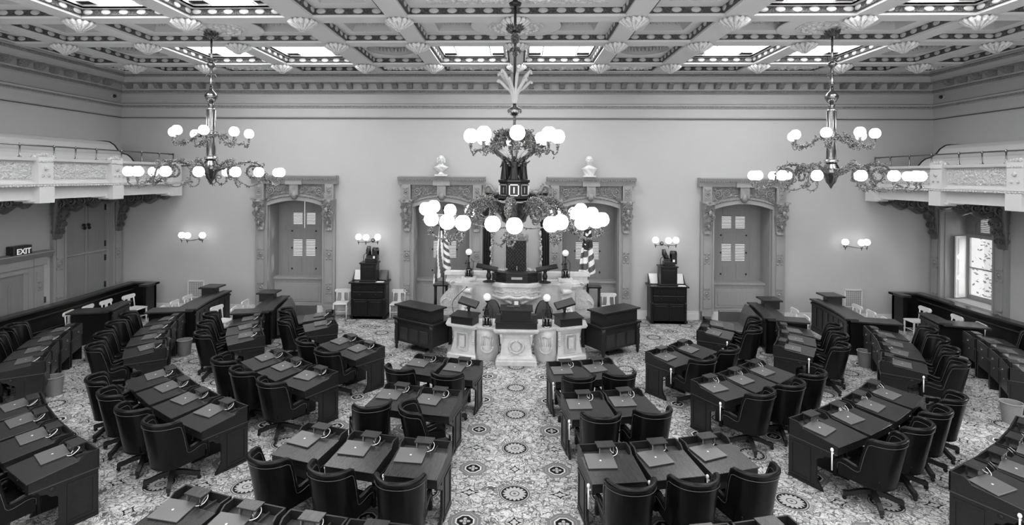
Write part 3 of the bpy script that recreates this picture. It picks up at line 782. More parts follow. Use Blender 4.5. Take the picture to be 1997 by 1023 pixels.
# ================================================================== LIGHT FITTINGS
rnd=random.Random(11)
def leaf(mb,p,d,L,wd,r=rnd):
    d=Vector(d).normalized(); s=d.cross(Vector((r.gauss(0,1),r.gauss(0,1),r.gauss(0,1)))).normalized(); nrm=d.cross(s); p=Vector(p)
    pts=[p,p+d*L*.35+s*wd+nrm*wd*.3,p+d*L*.4+nrm*wd*.9,p+d*L*.35-s*wd+nrm*wd*.3,p+d*L-nrm*wd*.8]
    mb.add(pts,[(0,1,2),(0,2,3),(1,4,2),(2,4,3),(0,3,4,1)],False)
def curls(mb,path,n,seed=1,R0=.055):
    r=random.Random(seed)
    for i in range(n):
        p=path[r.randrange(len(path))]; u=Vector((r.gauss(0,1),r.gauss(0,1),r.gauss(0,.6))).normalized(); v=u.orthogonal().normalized(); R1=R0*r.uniform(.6,1.4); c=p+u*R1
        pts=[c+(-u*cos(t)+v*sin(t))*R1*(1-t/9) for t in [k*.55 for k in range(13)]]
        mb.tube(pts,[R1*.22*(1-.04*k) for k in range(13)],5)
def catm(P,k=6):
    P=[Vector(p) for p in P]; Q=[P[0]*2-P[1]]+P+[P[-1]*2-P[-2]]; out=[]
    for i in range(1,len(Q)-2):
        for j in range(k):
            t=j/k; a,b,c,d=Q[i-1],Q[i],Q[i+1],Q[i+2]
            out.append(.5*((2*b)+(c-a)*t+(2*a-5*b+4*c-d)*t*t+(3*b-a-3*c+d)*t**3))
    out.append(Q[-2]); return out
def leafy(mb,path,nl,L,wd,spread,seed=1):
    r=random.Random(seed)
    for i in range(nl):
        p=path[r.randrange(len(path))]; q=Vector((r.gauss(0,spread),r.gauss(0,spread),r.gauss(0,spread)))
        leaf(mb,p+q,(r.gauss(0,1),r.gauss(0,1),r.gauss(-.3,1)),L*r.uniform(.6,1.3),wd,r)
def globe_mesh(r): return MB().lathe([(r*.42,r*.93),(r*.62,r*.80),(r*.86,r*.52),(r,0),(r*.9,-r*.45),(r*.66,-r*.76),(r*.3,-r*.96),(.001,-r)],20,cap=True)
def holder(mb,c,r,zt): # cup and pendant under a globe
    mb.lathe([(.001,zt-.16),(.012,zt-.145),(.006,zt-.12),(.02,zt-.10),(.035,zt-.05),(.02,zt-.035),(r*.35,zt-.005),(r*.42,zt+.02)],10,c)
def arm_group(root,az,center,base_path,globes,gm,gz,gr,leaves,seed,nm='arm',tr=.022):
    # base_path in (radial,z); globes list of (dx,dy) world offsets from center
    d=Vector((sin(az),-cos(az),0)); cpt=Vector(center)
    P=catm([d*r_+Vector((0,0,z)) for r_,z in base_path],8)
    mb=MB().tube(P,[tr*1.5*(1-.5*i/len(P)) for i in range(len(P))],7)
    curls(mb,P,int(leaves/6),seed); leafy(mb,P,leaves//3,.08,.026,.02,seed)
    end=P[-1]
    zs={}
    for G_ in globes:
        gx,gy=G_[:2]; gz0=gz; gz=G_[2] if len(G_)>2 else gz; zs[(gx,gy)]=gz
        g=Vector((gx,gy,0)); mid=(end+g)*.5
        q=catm([end,Vector((mid.x,mid.y,gz-gr-.20)),Vector((g.x,g.y,gz-gr-.13)),Vector((g.x,g.y,gz-gr-.02))],5)
        mb.tube(q,tr*.6,6); holder(mb,(g.x,g.y,0),gr,gz-gr*.93); leafy(mb,q,10,.06,.018,.012,seed+3); gz=gz0
    o=obj(nm,mb,'bronze_leaf',root)
    for G_ in globes:
        k=obj('globe',gm,None,o); k.location=(G_[0],G_[1],zs[(G_[0],G_[1])])
    return o
def hang(root,zc,items,mt_='bronze',nm='stem'):
    pass
gm_c=globe_mesh(.135).mesh('globe','globe_glass'); gm_s=globe_mesh(.112).mesh('globe','globe_glass')
# ---- central chandelier, origin on its axis at floor level of the fitting's lowest tip
ZB=3.40
ch=thing('chandelier','largest central bronze chandelier with statuettes, plumes and two rings of glowing globes','chandelier',(0,10,ZB))
z=lambda a:a-ZB
def pol(a,r): return (r*sin(R_(a)),-r*cos(R_(a)))
rod=MB().tube([(0,0,z(8.05)),(0,0,z(5.9))],.026,10).lathe([(.001,z(7.62)),(.10,z(7.63)),(.12,z(7.68)),(.05,z(7.72)),(.03,z(7.8))],16)
obj('rod',rod,'black_paint',ch)
o=MB().lathe([(.03,z(6.93)),(.07,z(6.96)),(.085,z(7.03)),(.07,z(7.09)),(.04,z(7.13))],18).lathe([(.03,z(6.70)),(.055,z(6.74)),(.04,z(6.80)),(.06,z(6.86)),(.02,z(6.9))],14)
P=[Vector((0,0,z(7.18)))]; 
for k in range(60):
    a=k*2.4; leaf(o,(.06*cos(a),.06*sin(a),z(7.14)+.1*rnd.random()),(cos(a),sin(a),.4),.13,.03)
for k in range(10):
    a=2*PI*k/10; leaf(o,(.04*cos(a),.04*sin(a),z(6.88)),(cos(a),sin(a),-1.2),.16,.03)
obj('rod_ornament',o,'bronze_leaf',ch)
pl=MB()
for k in range(12):
    a=2*PI*k/12+.2; L=1 if k%2 else .72; d=Vector((cos(a),sin(a),0))
    q=catm([d*.03+Vector((0,0,z(5.84))),d*.07+Vector((0,0,z(6.05))),d*.15*1.1+Vector((0,0,z(5.84)+.42*L)),d*.25*1.1+Vector((0,0,z(5.84)+.56*L)),d*.31+Vector((0,0,z(5.84)+.58*L)),d*.32+Vector((0,0,z(5.84)+.52*L))],6)
    pl.tube(q,[.012+.022*sin(PI*min(1,i/len(q)*1.15))+(.012 if i>len(q)-6 else 0) for i in range(len(q))],6)
obj('plume_cluster',pl,'coffer_egg',ch)
st=MB().lathe([(.02,z(5.60)),(.06,z(5.62)),(.12,z(5.66)),(.135,z(5.70)),(.12,z(5.74)),(.05,z(5.78)),(.03,z(5.84))],20)
for k in range(14): st.lathe([(.022,z(5.30)+.022*k),(.036,z(5.308)+.022*k),(.022,z(5.316)+.022*k)],12,cap=False)
st.lathe([(.025,z(5.60)),(.022,z(5.3)),(.06,z(5.26)),(.07,z(5.16)),(.05,z(5.1)),(.06,z(5.0)),(.075,z(4.96)),(.055,z(4.9)),(.05,z(4.6)),(.09,z(4.5)),(.12,z(4.44))],16)
obj('column',st,'bronze',ch)
# upper ring of eight
for k in range(8):
    a=4+45*k; g=pol(a,.80)
    arm_group(ch,R_(a),(0,0,0),[(.05,z(5.18)),(.20,z(5.32)),(.34,z(5.24)),(.42,z(5.05)),(.55,z(4.98)),(.68,z(4.99))],[g],gm_c,z(5.24),.135,60,20+k,tr=.018)
    bl=MB(); d=Vector((sin(R_(a)),-cos(R_(a)),0)); qq=[d*(.20+.03*i)+Vector((0,0,z(5.30)-.035*i)) for i in range(8)]; leafy(bl,qq,45,.10,.03,.035,500+k); obj('leaf_bunch',bl,'bronze_leaf',ch)
# octagonal lantern body, bowl
bd=MB().lathe([(.29,z(4.07)),(.31,z(4.10)),(.285,z(4.13)),(.28,z(4.38)),(.31,z(4.40)),(.31,z(4.44)),(.001,z(4.45))],8,ph=PI/8,smooth=False,cap=False)
obj('octagonal_drum',bd,'dark_metal',ch)
fr=MB()
for k in range(8):
    a=2*PI*k/8+PI/2; M=Rz(a)@T(0,-.262,0)
    for q in ((-.09,-.07,4.15,4.36),(.07,.09,4.15,4.36),(-.09,.09,4.15,4.17),(-.09,.09,4.34,4.36)): fr.box(q[0],q[1],-.01,.01,z(q[2]),z(q[3]),M)
    fr.box(-.012,.012,-.01,.01,z(4.2),z(4.31),M)
obj('drum_frame',fr,'chrome',ch)
bw=MB().lathe([(.33,z(4.07)),(.40,z(4.06)),(.41,z(4.03)),(.37,z(4.01)),(.35,z(3.92)),(.30,z(3.82)),(.24,z(3.76)),(.22,z(3.68)),(.12,z(3.62)),(.05,z(3.60)),(.04,z(3.52)),(.001,z(3.5))],32,cap=False)
obj('bowl',bw,'bronze',ch)
lf=MB()
for k in range(16):
    a=2*PI*k/16; d=Vector((cos(a),sin(a),0))
    for j in range(0 if k%2 else 4): leaf(lf,d*(.30-.015*j)+Vector((0,0,z(3.98)-.03*j)),(d.x,d.y,-.8),.12,.03)
obj('bowl_foliage',lf,'bronze_leaf',ch)
# lower ring : six arms
arms=[(-5,[(.02,-1.40,3.72),(-.34,-1.1,3.72)]),(38,[(.62,-1.05,3.72),(.80,-.75,3.73)]),(-58,[(-1.48,-.3,3.73),(-1.13,-.78,3.72),(-.84,-.98,3.72)]),(78,[(1.2,-.42,3.70),(1.46,-.3,3.72),(1.62,.05,3.72)]),(128,[(1.55,.9,3.77),(1.36,1.2,3.83),(1.27,1.6,3.73)]),(-122,[(-1.75,.7,3.85),(-1.67,1.2,3.87),(-1.38,1.6,3.77)]),(180,[(-.95,1.75,3.75),(.9,1.75,3.75)])]
for k,(a,gl) in enumerate(arms):
    d=Vector((sin(R_(a)),-cos(R_(a)),0)); tn=Vector((cos(R_(a)),sin(R_(a)),0)); E_=d*1.36
    G=[(a_,b_,z(c_)) for a_,b_,c_ in gl]
    am=arm_group(ch,R_(a),(0,0,0),[(.34,z(3.92)),(.46,z(4.06)),(.66,z(4.10)),(.82,z(4.0)),(.80,z(3.84)),(.68,z(3.86)),(.72,z(3.95))][:3]+[(.86,z(4.02)),(1.0,z(3.78)),(1.06,z(3.56)),(1.20,z(3.46))],G,gm_c,z(3.72),.138,150,60+k,tr=.03)
    if k==0: continue
    sc=MB(); q=[d*(.66+.23*cos(t)*(1-t/14))+Vector((0,0,z(3.86)+.22*sin(t)*(1-t/14))) for t in [i*.35 for i in range(26)]]
    sc.tube(q,.030,7); curls(sc,q,12,90+k,.045); leafy(sc,q,12,.07,.02,.015,90+k)
    for j in range(3):
        q2=[d*(.98+.02*j)+tn*(.05*(j-1))+Vector((0,0,z(3.98)-.07*i)) for i in range(7)]
        curls(sc,q2,4,120+k*3+j,.03)
    obj('scroll',sc,'bronze_leaf',am)
# statuettes and wings
def itp(v):
    P_=[(0,.075),(.12,.066),(.4,.056),(.6,.048),(.68,.044),(.8,.052),(.92,.056),(.97,.04),(1,.014)]
    for (a,b),(c,d) in zip(P_,P_[1:]):
        if v<=c: return b+(d-b)*(v-a)/(c-a)
    return .014
def statue(mb,c,h,az,seed):
    M=T(*c)@Rz(az); f=h/.42
    def rb(u,v):
        a=2*PI*u; zz=.34*v*f; r=itp(v)*f*(1+(.14*(1-v)+.04)*sin(a*8+v*3)); return M@Vector((r*cos(a)*(1.0+.25*v),r*sin(a)*.75,zz))
    mb.grid(rb,28,12); mb.sph(M@Vector((0,0,.378*f)),.030*f,10,sz=1.25); mb.tube([M@Vector((0,0,.33*f)),M@Vector((0,0,.37*f))],.014*f,8)
    mb.tube([M@Vector(q)  for q in ((-.04*f,0,.32*f),(-.075*f,-.02*f,.25*f),(-.03*f,-.06*f,.22*f))],[.016*f,.013*f,.010*f],7)
    mb.tube([M@Vector(q)  for q in ((.04*f,0,.32*f),(.085*f,-.02*f,.30*f),(.12*f,-.05*f,.34*f))],[.016*f,.013*f,.009*f],7)
    mb.sph(M@Vector((0,.01*f,.40*f)),.027*f,8,sz=.7); mb.lathe([(.06*f,-.005),(.055*f,.012)],12,M=M)
for k,(a,lab) in enumerate(((-62,0),(0,0),(62,0),(150,0),(-150,0))):
    x,y=pol(a,.21); sm=MB(); statue(sm,(x,y,z(4.45)),.42,R_(a),k); obj('statuette',sm,'dark_metal',ch)
wg=MB()
for s in (-1,1):
    for row,(L_,z0_) in enumerate(((.60,4.80),(.46,4.76))):
        def fn(u,v,s=s,L_=L_,z0_=z0_,row=row):
            # u along the wing, v across from leading edge to feather tips
            x=s*(.05+L_*u); zt=z0_+.30*sin(u*PI*.55)-.02; w_=.17*(sin(PI*min(1,.15+u*.9)))**.6*(1-.35*u)
            return (x-s*.05*v,.05+.03*row-.015*cos(v*PI*10),zt-w_*v-.012*(int(u*14)%2)*v)
        g=MB().grid(fn,28,14); wg.add(g.v,g.f,False)
    wg.tube(catm([(s*.05,.05,z(4.80)),(s*.2,.05,z(4.97)),(s*.42,.05,z(5.07)),(s*.64,.05,z(5.08))],6),.014,6)
wg.v=[(x,y,zz-ZB if zz>4 else zz) for x,y,zz in wg.v]
obj('wings',wg,'chrome',ch)

# ---- side chandeliers
def side_chand(x,label,rz):
    Z0=4.25; z=lambda a:a-Z0
    r=thing('chandelier',label,'chandelier',(x,12.35,Z0),rz,'side chandeliers')
    obj('rod',MB().tube([(0,0,z(8.0)),(0,0,z(6.4))],.024,10).lathe([(.03,z(6.58)),(.06,z(6.60)),(.035,z(6.66)),(.03,z(6.95)),(.08,z(7.0)),(.10,z(7.05)),(.04,z(7.10))],14),'bronze',r)
    o=MB()
    for k in range(50):
        a=k*2.4; leaf(o,(.05*cos(a),.05*sin(a),z(7.62)+.1*rnd.random()),(cos(a),sin(a),.7),.16,.03); 
    obj('rod_ornament',o,'bronze_leaf',r)
    for zz_,up_,l_ in ((7.12,.6,.14),(6.85,-1.,.12)):
        o=MB()
        for k in range(26): a=k*2.4; leaf(o,(.035*cos(a),.035*sin(a),z(zz_)),(cos(a),sin(a),up_),l_,.025)
        obj('rod_ornament',o,'bronze_leaf',r)
    obj('ball',MB().lathe([(.02,z(6.14)),(.05,z(6.17)),(.09,z(6.20)),(.135,z(6.28)),(.14,z(6.33)),(.10,z(6.40)),(.04,z(6.45)),(.03,z(6.55))],20).lathe([(.03,z(6.02)),(.07,z(6.04)),(.05,z(6.09)),(.075,z(6.12)),(.03,z(6.15))],14),'bronze',r)
    c=MB().lathe([(.085,z(4.86)),(.085,z(6.02))],8,smooth=False)
    obj('column',c,'bronze',r)
    c=MB()
    for k in range(8):
        a=2*PI*k/8; c.tube([(.092*cos(a),.092*sin(a),z(4.88)),(.092*cos(a),.092*sin(a),z(6.0))],.011,6)
    c.lathe([(.09,z(5.36)),(.12,z(5.38)),(.12,z(5.46)),(.09,z(5.48))],16).lathe([(.09,z(4.82)),(.14,z(4.85)),(.15,z(4.90)),(.10,z(4.93))],16).lathe([(.10,z(6.0)),(.11,z(6.02)),(.03,z(6.06))],16)
    obj('column_rib',c,'chrome',r)
    obj('hub',MB().lathe([(.001,z(4.27)),(.02,z(4.3)),(.05,z(4.36)),(.10,z(4.42)),(.12,z(4.5)),(.18,z(4.60)),(.20,z(4.66)),(.16,z(4.74)),(.12,z(4.82))],20,cap=False).tube([(-.7,.0,z(4.70)),(.7,0,z(4.70))],.016,6).tube([(0,-.7,z(4.70)),(0,.7,z(4.70))],.016,6),'bronze',r)
    for k,(a,b) in enumerate(((-1,22),(47,66),(95,140),(-163,-148),(-100,-82),(-53,-28))):
        mid=(a+b)/2 if abs(a-b)<100 else 180
        arm_group(r,R_(mid),(0,0,0),[(.16,z(4.62)),(.45,z(4.72)),(.72,z(4.80)),(.98,z(4.78)),(1.10,z(4.62)),(1.16,z(4.42)),(1.30,z(4.33))],[pol(a,1.58),pol(b,1.58)],gm_s,z(4.56),.112,90,200+k,tr=.022)
        d=Vector((sin(R_(mid)),-cos(R_(mid)),0)); sc=MB(); q=[d*(.88+.16*cos(t)*(1-t/14))+Vector((0,0,z(4.56)+.17*sin(t)*(1-t/14))) for t in [i*.35 for i in range(24)]]
        sc.tube(q,.028,6); curls(sc,q,12,300+k,.035); leafy(sc,q,14,.06,.018,.012,300+k); obj('scroll',sc,'bronze_leaf',r)
    for k,a in enumerate((-78,-125,-26,20,65,115)):
        arm_group(r,R_(a),(0,0,0),[(.10,z(5.42)),(.28,z(5.42)),(.42,z(5.30)),(.58,z(5.22)),(.70,z(5.23))],[pol(a,.80)],gm_s,z(5.47),.112,70,400+k,tr=.016)
side_chand(-7.05,'left side chandelier, tall ribbed bronze stem and two rings of round white globes',0)
side_chand(7.03,'right side chandelier, tall ribbed bronze stem and two rings of round white globes',R_(-10))

# ---- wall sconces
gm_w=globe_mesh(.10).mesh('globe','sconce_globe_glass')
for cx_,gl,lab in ((-10.32,(-10.76,-10.50,-10.08),'three-globe wall sconce on the back wall nearest the left corner'),(-4.62,(-5.0,-4.73,-4.39),'three-globe wall sconce above the left dark machine cabinet'),(4.64,(4.37,4.74,5.0),'three-globe wall sconce above the right dark machine cabinet'),(10.35,(10.17,10.59,10.82),'three-globe wall sconce on the back wall nearest the right corner')):
    r=thing('wall_sconce',lab,'wall lamp',(cx_,D,2.40),0,'sconces on the back wall')
    obj('back_plate',MB().lathe([(.07,0),(.05,.03),(.02,.06),(.001,.07)],14,M=Matrix.Rotation(PI/2,4,'X')),'bronze',r)
    for k,g in enumerate(gl):
        dx=g-cx_; dy=-.30 if k!=1 else -.42
        am=MB().tube(catm([(0,-.05,0),(dx*.5,dy*.6,-.03),(dx*.9,dy,-.02),(dx,dy,.03)],5),.010,6); holder(am,(dx,dy,0),.10,.06)
        ar=obj('arm',am,'bronze',r); gg=obj('globe',gm_w,None,ar); gg.location=(dx,dy,.145)
# ================================================================== ROSTRUM
def mirror_poly(p): return [(-x,y) for x,y in p][::-1]
ro=thing('marble_rostrum','tall white marble speaker rostrum with scrolled wings and carved central pulpit','rostrum',(.05,15.6,0))
def L(mb,ox=.05,oy=15.6): mb.v=[(x-ox,y-oy,z) for x,y,z in mb.v]; return mb
m=MB()
# platform steps and body : plan polygon (symmetric about x=.05)
def sym(pts): # right half from front centre outwards -> full
    return [(.05+x,y) for x,y in pts]+[(.05-x,y) for x,y in reversed(pts)]
plan=[(.40,14.95),(.62,15.12),(.66,15.3),(1.15,15.3),(1.50,15.12),(1.68,15.22),(1.68,15.62),(1.98,15.66),(1.98,16.4)]
def scaled(pts,d): return sym([(x+d*(1 if x>.5 else .6),y-d) for x,y in pts[:-1]]+[(pts[-1][0]+d,pts[-1][1])])
m.prism(sym([(.66,15.3),(1.15,15.3),(1.50,15.12),(1.62,15.22),(1.62,15.66),(1.9,15.70),(1.9,16.4),(1.6,16.4),(1.6,15.8)]),0,1.40,'z')
m.prism(scaled([(.66,15.3),(1.15,15.3),(1.50,15.12),(1.62,15.22),(1.62,15.66),(1.9,15.70),(1.9,16.4)],.08),0,.22,'z')
ob=obj('body',L(m),'marble',ro)
m=MB()
bk_=[(1.7,16.38),(1.7,15.84)]
for d_,za,zb_ in ((.02,1.40,1.46),(.07,1.46,1.54),(.03,1.54,1.57)): sp_=scaled(plan,d_); h_=len(sp_)//2; m.prism(sp_[:h_]+[(.05+x,y) for x,y in bk_]+[(.05-x,y) for x,y in reversed(bk_)]+sp_[h_:],za,zb_,'z')
obj('front_slab',L(m),'marble',ro)
for s in (-1,1):
    m=MB().box(*sorted((.05+s*.62,.05+s*2.02)),15.62,15.84,1.57,1.72).box(*sorted((.05+s*.60,.05+s*2.08)),15.56,15.88,1.66,1.75)
    obj('back_slab',L(m),'marble',ro)
# pulpit bowl : three facets
m=MB()
def oct3(r,y,z0,z1): 
    p=[(.05-r*1.0,15.35),(.05-r*.98,15.12-0*y),(.05-r*.62,15.12-y),(.05+r*.62,15.12-y),(.05+r*.98,15.12),(.05+r,15.35)]; m.prism(p,z0,z1,'z')
oct3(.60,.20,1.20,1.40)
for k,(r,y) in enumerate(((.56,.18),(.50,.15),(.42,.10),(.34,.05),(.26,.0),(.16,-.05))): oct3(r,y,1.20-.045*(k+1),1.20-.045*k)
m.box(-.2,.3,15.05,15.3,.2,.95)
obj('pulpit',L(m),'marble',ro)
c=MB()
for i in range(34):
    t=i/33; x=-.6+1.3*t; yy=14.90 if abs(x-.05)<.40 else 14.90+(abs(x-.05)-.40)*.9
    c.sph((x,yy-.01,1.19-.03*abs(sin(t*PI*3))),.045,8); c.sph((x,yy+.03,1.30),.03,6)
def fn(u,v): x=.05-.33+.66*u; return (x,14.905-.03*hfield(x*2,v*.4,4,2),1.22+.16*v)
c.grid(fn,30,10)
for s in (-1,1):
    for i in range(12): t=i/11; c.sph((.05+s*(.16+.30*t),14.98+.1*t*t,1.02+.12*t),.045,8)
obj('carved_garland',L(c),'marble_carving',ro)
# side scrolls in the XZ plane
for s in (-1,1):
    pts=catm([(1.6,0,1.52),(1.86,0,1.50),(1.93,0,1.40),(1.82,0,1.33),(1.88,0,1.26),(2.08,0,1.12),(2.20,0,.95),(2.17,0,.76),(2.02,0,.64),(1.85,0,.62),(1.6,0,.6)],4)
    poly=[(.05+s*p.x,p.z) for p in pts]
    q=MB().prism(poly,15.55,15.85,'y')
    for cx_,cz,r in ((1.83,1.42,.075),(1.98,.86,.17)):
        q.tube([(.05+s*(cx_+r*(1-t/9)*cos(t)),15.54,cz+r*(1-t/9)*sin(t)) for t in [i*.4 for i in range(20)]],.016,6)
    q.box(*sorted((.05+s*1.5,.05+s*2.3)),15.5,15.9,.52,.62).box(*sorted((.05+s*1.5,.05+s*2.25)),15.52,15.9,0,.52)
    obj('side_scroll',L(q),'marble',ro)
    q=MB()
    def fn(u,v,s=s): x=.05+s*(1.68+.40*u*(1-.3*v)); return (x,15.545-.03*hfield(x*2,v,5,4),.74+.55*v)
    g=MB().grid(fn,18,20); 
    if s<0: g.f=[tuple(reversed(f)) for f in g.f]
    obj('scroll_relief',L(g),'marble_carving',ro)
    # front volute bracket : profile in the YZ plane, splayed outward
    prof_=catm([(0,0,1.38),(-.14,0,1.37),(-.18,0,1.28),(-.10,0,1.20),(-.09,0,1.1),(-.16,0,.9),(-.34,0,.66),(-.55,0,.5),(-.66,0,.36),(-.62,0,.2),(-.5,0,.12),(0,0,.12)],4)
    q=MB().prism([(p.x,p.z) for p in prof_],-.13,.13,'x')
    q.box(-.17,.17,-.72,0,0,.14)
    for zz,yy,r in ((1.28,-.09,.08),(.34,-.5,.15)):
        for sd in (-1,1): q.tube([(sd*.13,yy+r*(1-t/9)*cos(t),zz+r*(1-t/9)*sin(t)) for t in [i*.4 for i in range(20)]],.014,6)
    for i in range(9): q.sph((0,-.12-.012*i*i*.8,1.08-.07*i),.05,8)
    q.xf(T(.05+s*1.34,15.22,0)@Rz(s*R_(24))); obj('volute_bracket',L(q),'marble',ro)
# steps/platform behind and dais
m=MB().box(-1.5,1.6,15.92,17.3,0,.75); tag(obj('dais',m,'bar_wood'),'dark raised platform behind the marble rostrum under the speaker chair','platform')
# ---- clerk's marble desk
ck=thing('clerk_desk','low white marble front desk with wreath carving below the rostrum','desk',(.05,13.3,0))
L2=lambda mb: L(mb,.05,13.3)
def pedestal(z0,z1,pts,flare): pass
cp=[(.42,13.03),(.50,13.10),(.98,13.36),(1.05,13.22),(1.66,13.55),(1.66,14.0)]
m=MB()
top=[(.52,12.95),(.52,13.12),(.95,13.28),(1.02,13.16),(1.74,13.52),(1.74,14.0)]
m.prism(sym(top),.76,.80,'z').prism(sym([(x+.02,y-.03) for x,y in top]),.80,.84,'z')
obj('desk_slab',L2(m),'marble',ck)
# body with waisted flare built from stacked layers
def layers(mb,pts,prof):
    N=len(pts); vs=[];fs=[]
    for off,zz in prof:
        vs+=[(.05+x*1.0+(off if x>0 else -off)*(1 if abs(x)>.3 else .5),y-off,zz) for x,y in pts]
    for j in range(len(prof)-1):
        for i in range(N-1): fs.append((j*N+i,j*N+i+1,(j+1)*N+i+1,(j+1)*N+i))
    mb.add(vs,fs,False)
fl=[(.14,0),(.14,.10),(.12,.13),(.04,.15),(.02,.25),(-.02,.45),(-.01,.62),(.04,.72),(.07,.77)]
m=MB()
layers(m,[(-.36,13.25),(-.36,13.02),(.36,13.02),(.36,13.25)],[(.13,0),(.13,.10),(.11,.12),(.11,.16),(.08,.18),(.02,.21),(.0,.35),(-.01,.6),(.03,.70),(.10,.76)])
for s in (-1,1):
    P4=[(s*.98,13.9),(s*1.02,13.30),(s*1.58,13.58),(s*1.62,14.0)]
    if s<0: P4=P4[::-1]
    N=4
    vs=[];fs=[]
    for off,zz in [(.16,0),(.16,.10),(.13,.13),(.06,.15),(.02,.28),(-.01,.45),(.0,.62),(.05,.74),(.08,.77)]:
        for x,y in P4: vs.append((.05+x+s*off*(.9 if abs(x)>1.3 else -.2),y-off*(1 if y<13.8 else 0),zz))
    for j in range(8):
        for i in range(3): fs.append((j*N+i,j*N+i+1,(j+1)*N+i+1,(j+1)*N+i))
    m.add(vs,fs)
    # bulging bay between pedestal and centre
    def fn(u,v,s=s):
        a=u*PI; x=.05+s*(.44+.54*u); r=.10*sin(a); zz=.77*v; bul=.10*sin(PI*min(1,v*1.1)); return (x,13.34-r-bul*sin(a)*1.2,zz)
    g=MB().grid(fn,14,14)
    if s<0: g.f=[tuple(reversed(f)) for f in g.f]
    m.add(g.v,g.f,True)
obj('desk_body',L2(m),'marble',ck)
c=MB()
for i in range(26):
    a=-PI*.5+2*PI*(i+.5)/26
    if abs(a-PI/2)<.35: continue
    c.sph((.05+.17*cos(a),13.0,.42+.15*sin(a)),.032,8)
for k in range(10): c.sph((-.12+.038*k,13.0,.24-.01*abs(k-4.5)),.025,6)
c.lathe([(.12,0),(.12,.012),(.1,.015)],24,M=T(.05,13.02,.42)@Matrix.Rotation(PI/2,4,'X'))
obj('carved_wreath',L2(c),'marble_carving',ck)
for s in (-1,1):
    c=MB()
    for k in range(8): c.sph((.05+s*.36,12.97+.006*k,.70-.028*k),.045*(1-.06*k),8)
    obj('carved_drop',L2(c),'marble_carving',ck); c=MB()
    for k in range(7): c.sph((.05+s*1.05,13.24,.70-.05*k),.045*(1-.05*k),8)
    obj('carved_drop',L2(c),'marble_carving',ck); c=MB()
    M=T(.05+s*1.33,13.41,.42)@Rz(s*R_(27)); 
    for q in ((-.16,-.14,.22,.62),(.14,.16,.22,.62),(-.16,.16,.20,.22),(-.16,.16,.62,.64)): c.box(q[0],q[1],-.05,0,q[2]-.42,q[3]-.42,M)
    c.box(-.07,.07,-.045,0,-.13,.14,M)
    obj('panel_moulding',L2(c),'marble',ck); c=MB()
    for k in range(16):
        a=PI+PI*k/15; c.sph((.05+s*.71+.14*cos(a),13.13,.36+.13*sin(a)),.026,6)
    for k in range(6): c.tube([(.05+s*.71+(-.13+.05*k),13.13,.40),(.05+s*.71+(-.16+.064*k),13.15,.60)],.012,5)
    for k in range(7): c.sph((.05+s*.71-.1+.033*k,13.14,.62+.02*sin(k)),.024,6)
    obj('carved_trophy',L2(c),'marble_carving',ck)

# ---- items on the clerk desk
def boxdesk(name,label,cat,x,y,z_,rz,w_,d,h,lid=0,mat_='desk_wood'):
    t=thing(name,label,cat,(x,y,z_),rz)
    obj('case',MB().frustum((-w_/2-.012,w_/2+.012,-d/2-.012,d/2+.012,0),(-w_/2,w_/2,-d/2,d/2,.03)).box(-w_/2,w_/2,-d/2,d/2,.03,h),mat_,t,bev=.004)
    return t
t=thing('reading_desk','stepped dark wooden reading desk in the middle of the low marble desk','lectern',(.05,13.15,.84))
obj('lower_case',MB().box(-.50,.50,-.13,.25,0,.16).box(-.52,.52,-.15,.25,.145,.165),'desk_wood',t,bev=.004)
obj('upper_case',MB().box(-.36,.36,-.02,.30,.16,.40).prism([(-.06,.40),(.36,.46),(.36,.48),(-.06,.43)],-.40,.40,'x'),'desk_wood',t,bev=.004)
obj('side_wing',MB().box(-.48,-.37,.0,.22,.165,.30).box(.37,.48,.0,.22,.165,.30),'desk_top_wood',t)
t=thing('desk_clock','small boxy desk clock with pale square face on the central reading desk','clock',(.03,13.36,1.30))
obj('clock_case',MB().box(-.09,.11,-.02,.06,0,.16).box(-.22,-.02,-.06,.02,0,.025),'leather_grey',t,bev=.004); obj('clock_face',MB().box(-.035,.065,-.026,-.02,.05,.14),'pale_mark',t)
for s,nm in ((-1,'left'),(1,'right')):
    t=thing('lidded_case','dark wooden slant-lidded case on the %s wing of the low marble desk'%nm,'case',(.05+s*1.30,13.48,.84),s*R_(22))
    obj('case_body',MB().box(-.30,.30,-.14,.22,0,.17),'desk_wood',t,bev=.004); obj('lid',MB().prism([(-.17,.17),(.26,.22),(.26,.245),(-.17,.195)],-.33,.33,'x'),'desk_wood',t)
    t=thing('tilting_monitor','dark tilted monitor on a turned stand at the %s wing of the low desk'%nm,'monitor',(.05+s*1.22,13.82,1.07),s*R_(12))
    obj('stand',MB().lathe([(.07,-.23),(.07,-.2),(.03,-.15),(.045,-.05),(.03,.02),(.05,.08),(.03,.12),(.03,.16)],14),'desk_wood',t)
    M=T(0,0,.21)@Matrix.Rotation(-s*R_(14),4,'Y')@Matrix.Rotation(R_(24),4,'X')
    obj('screen_case',MB().box(-.25,.25,-.13,.13,-.03,.04,M),'black_paint',t,bev=.01)
    if s<0: obj('gooseneck_microphone',MB().tube(catm([(-.33,-.1,-.2),(-.42,-.05,.1),(-.38,0,.28),(-.08,.05,.58)],5),.008,6).sph((-.07,.05,.59),.02,8),'black_paint',t)
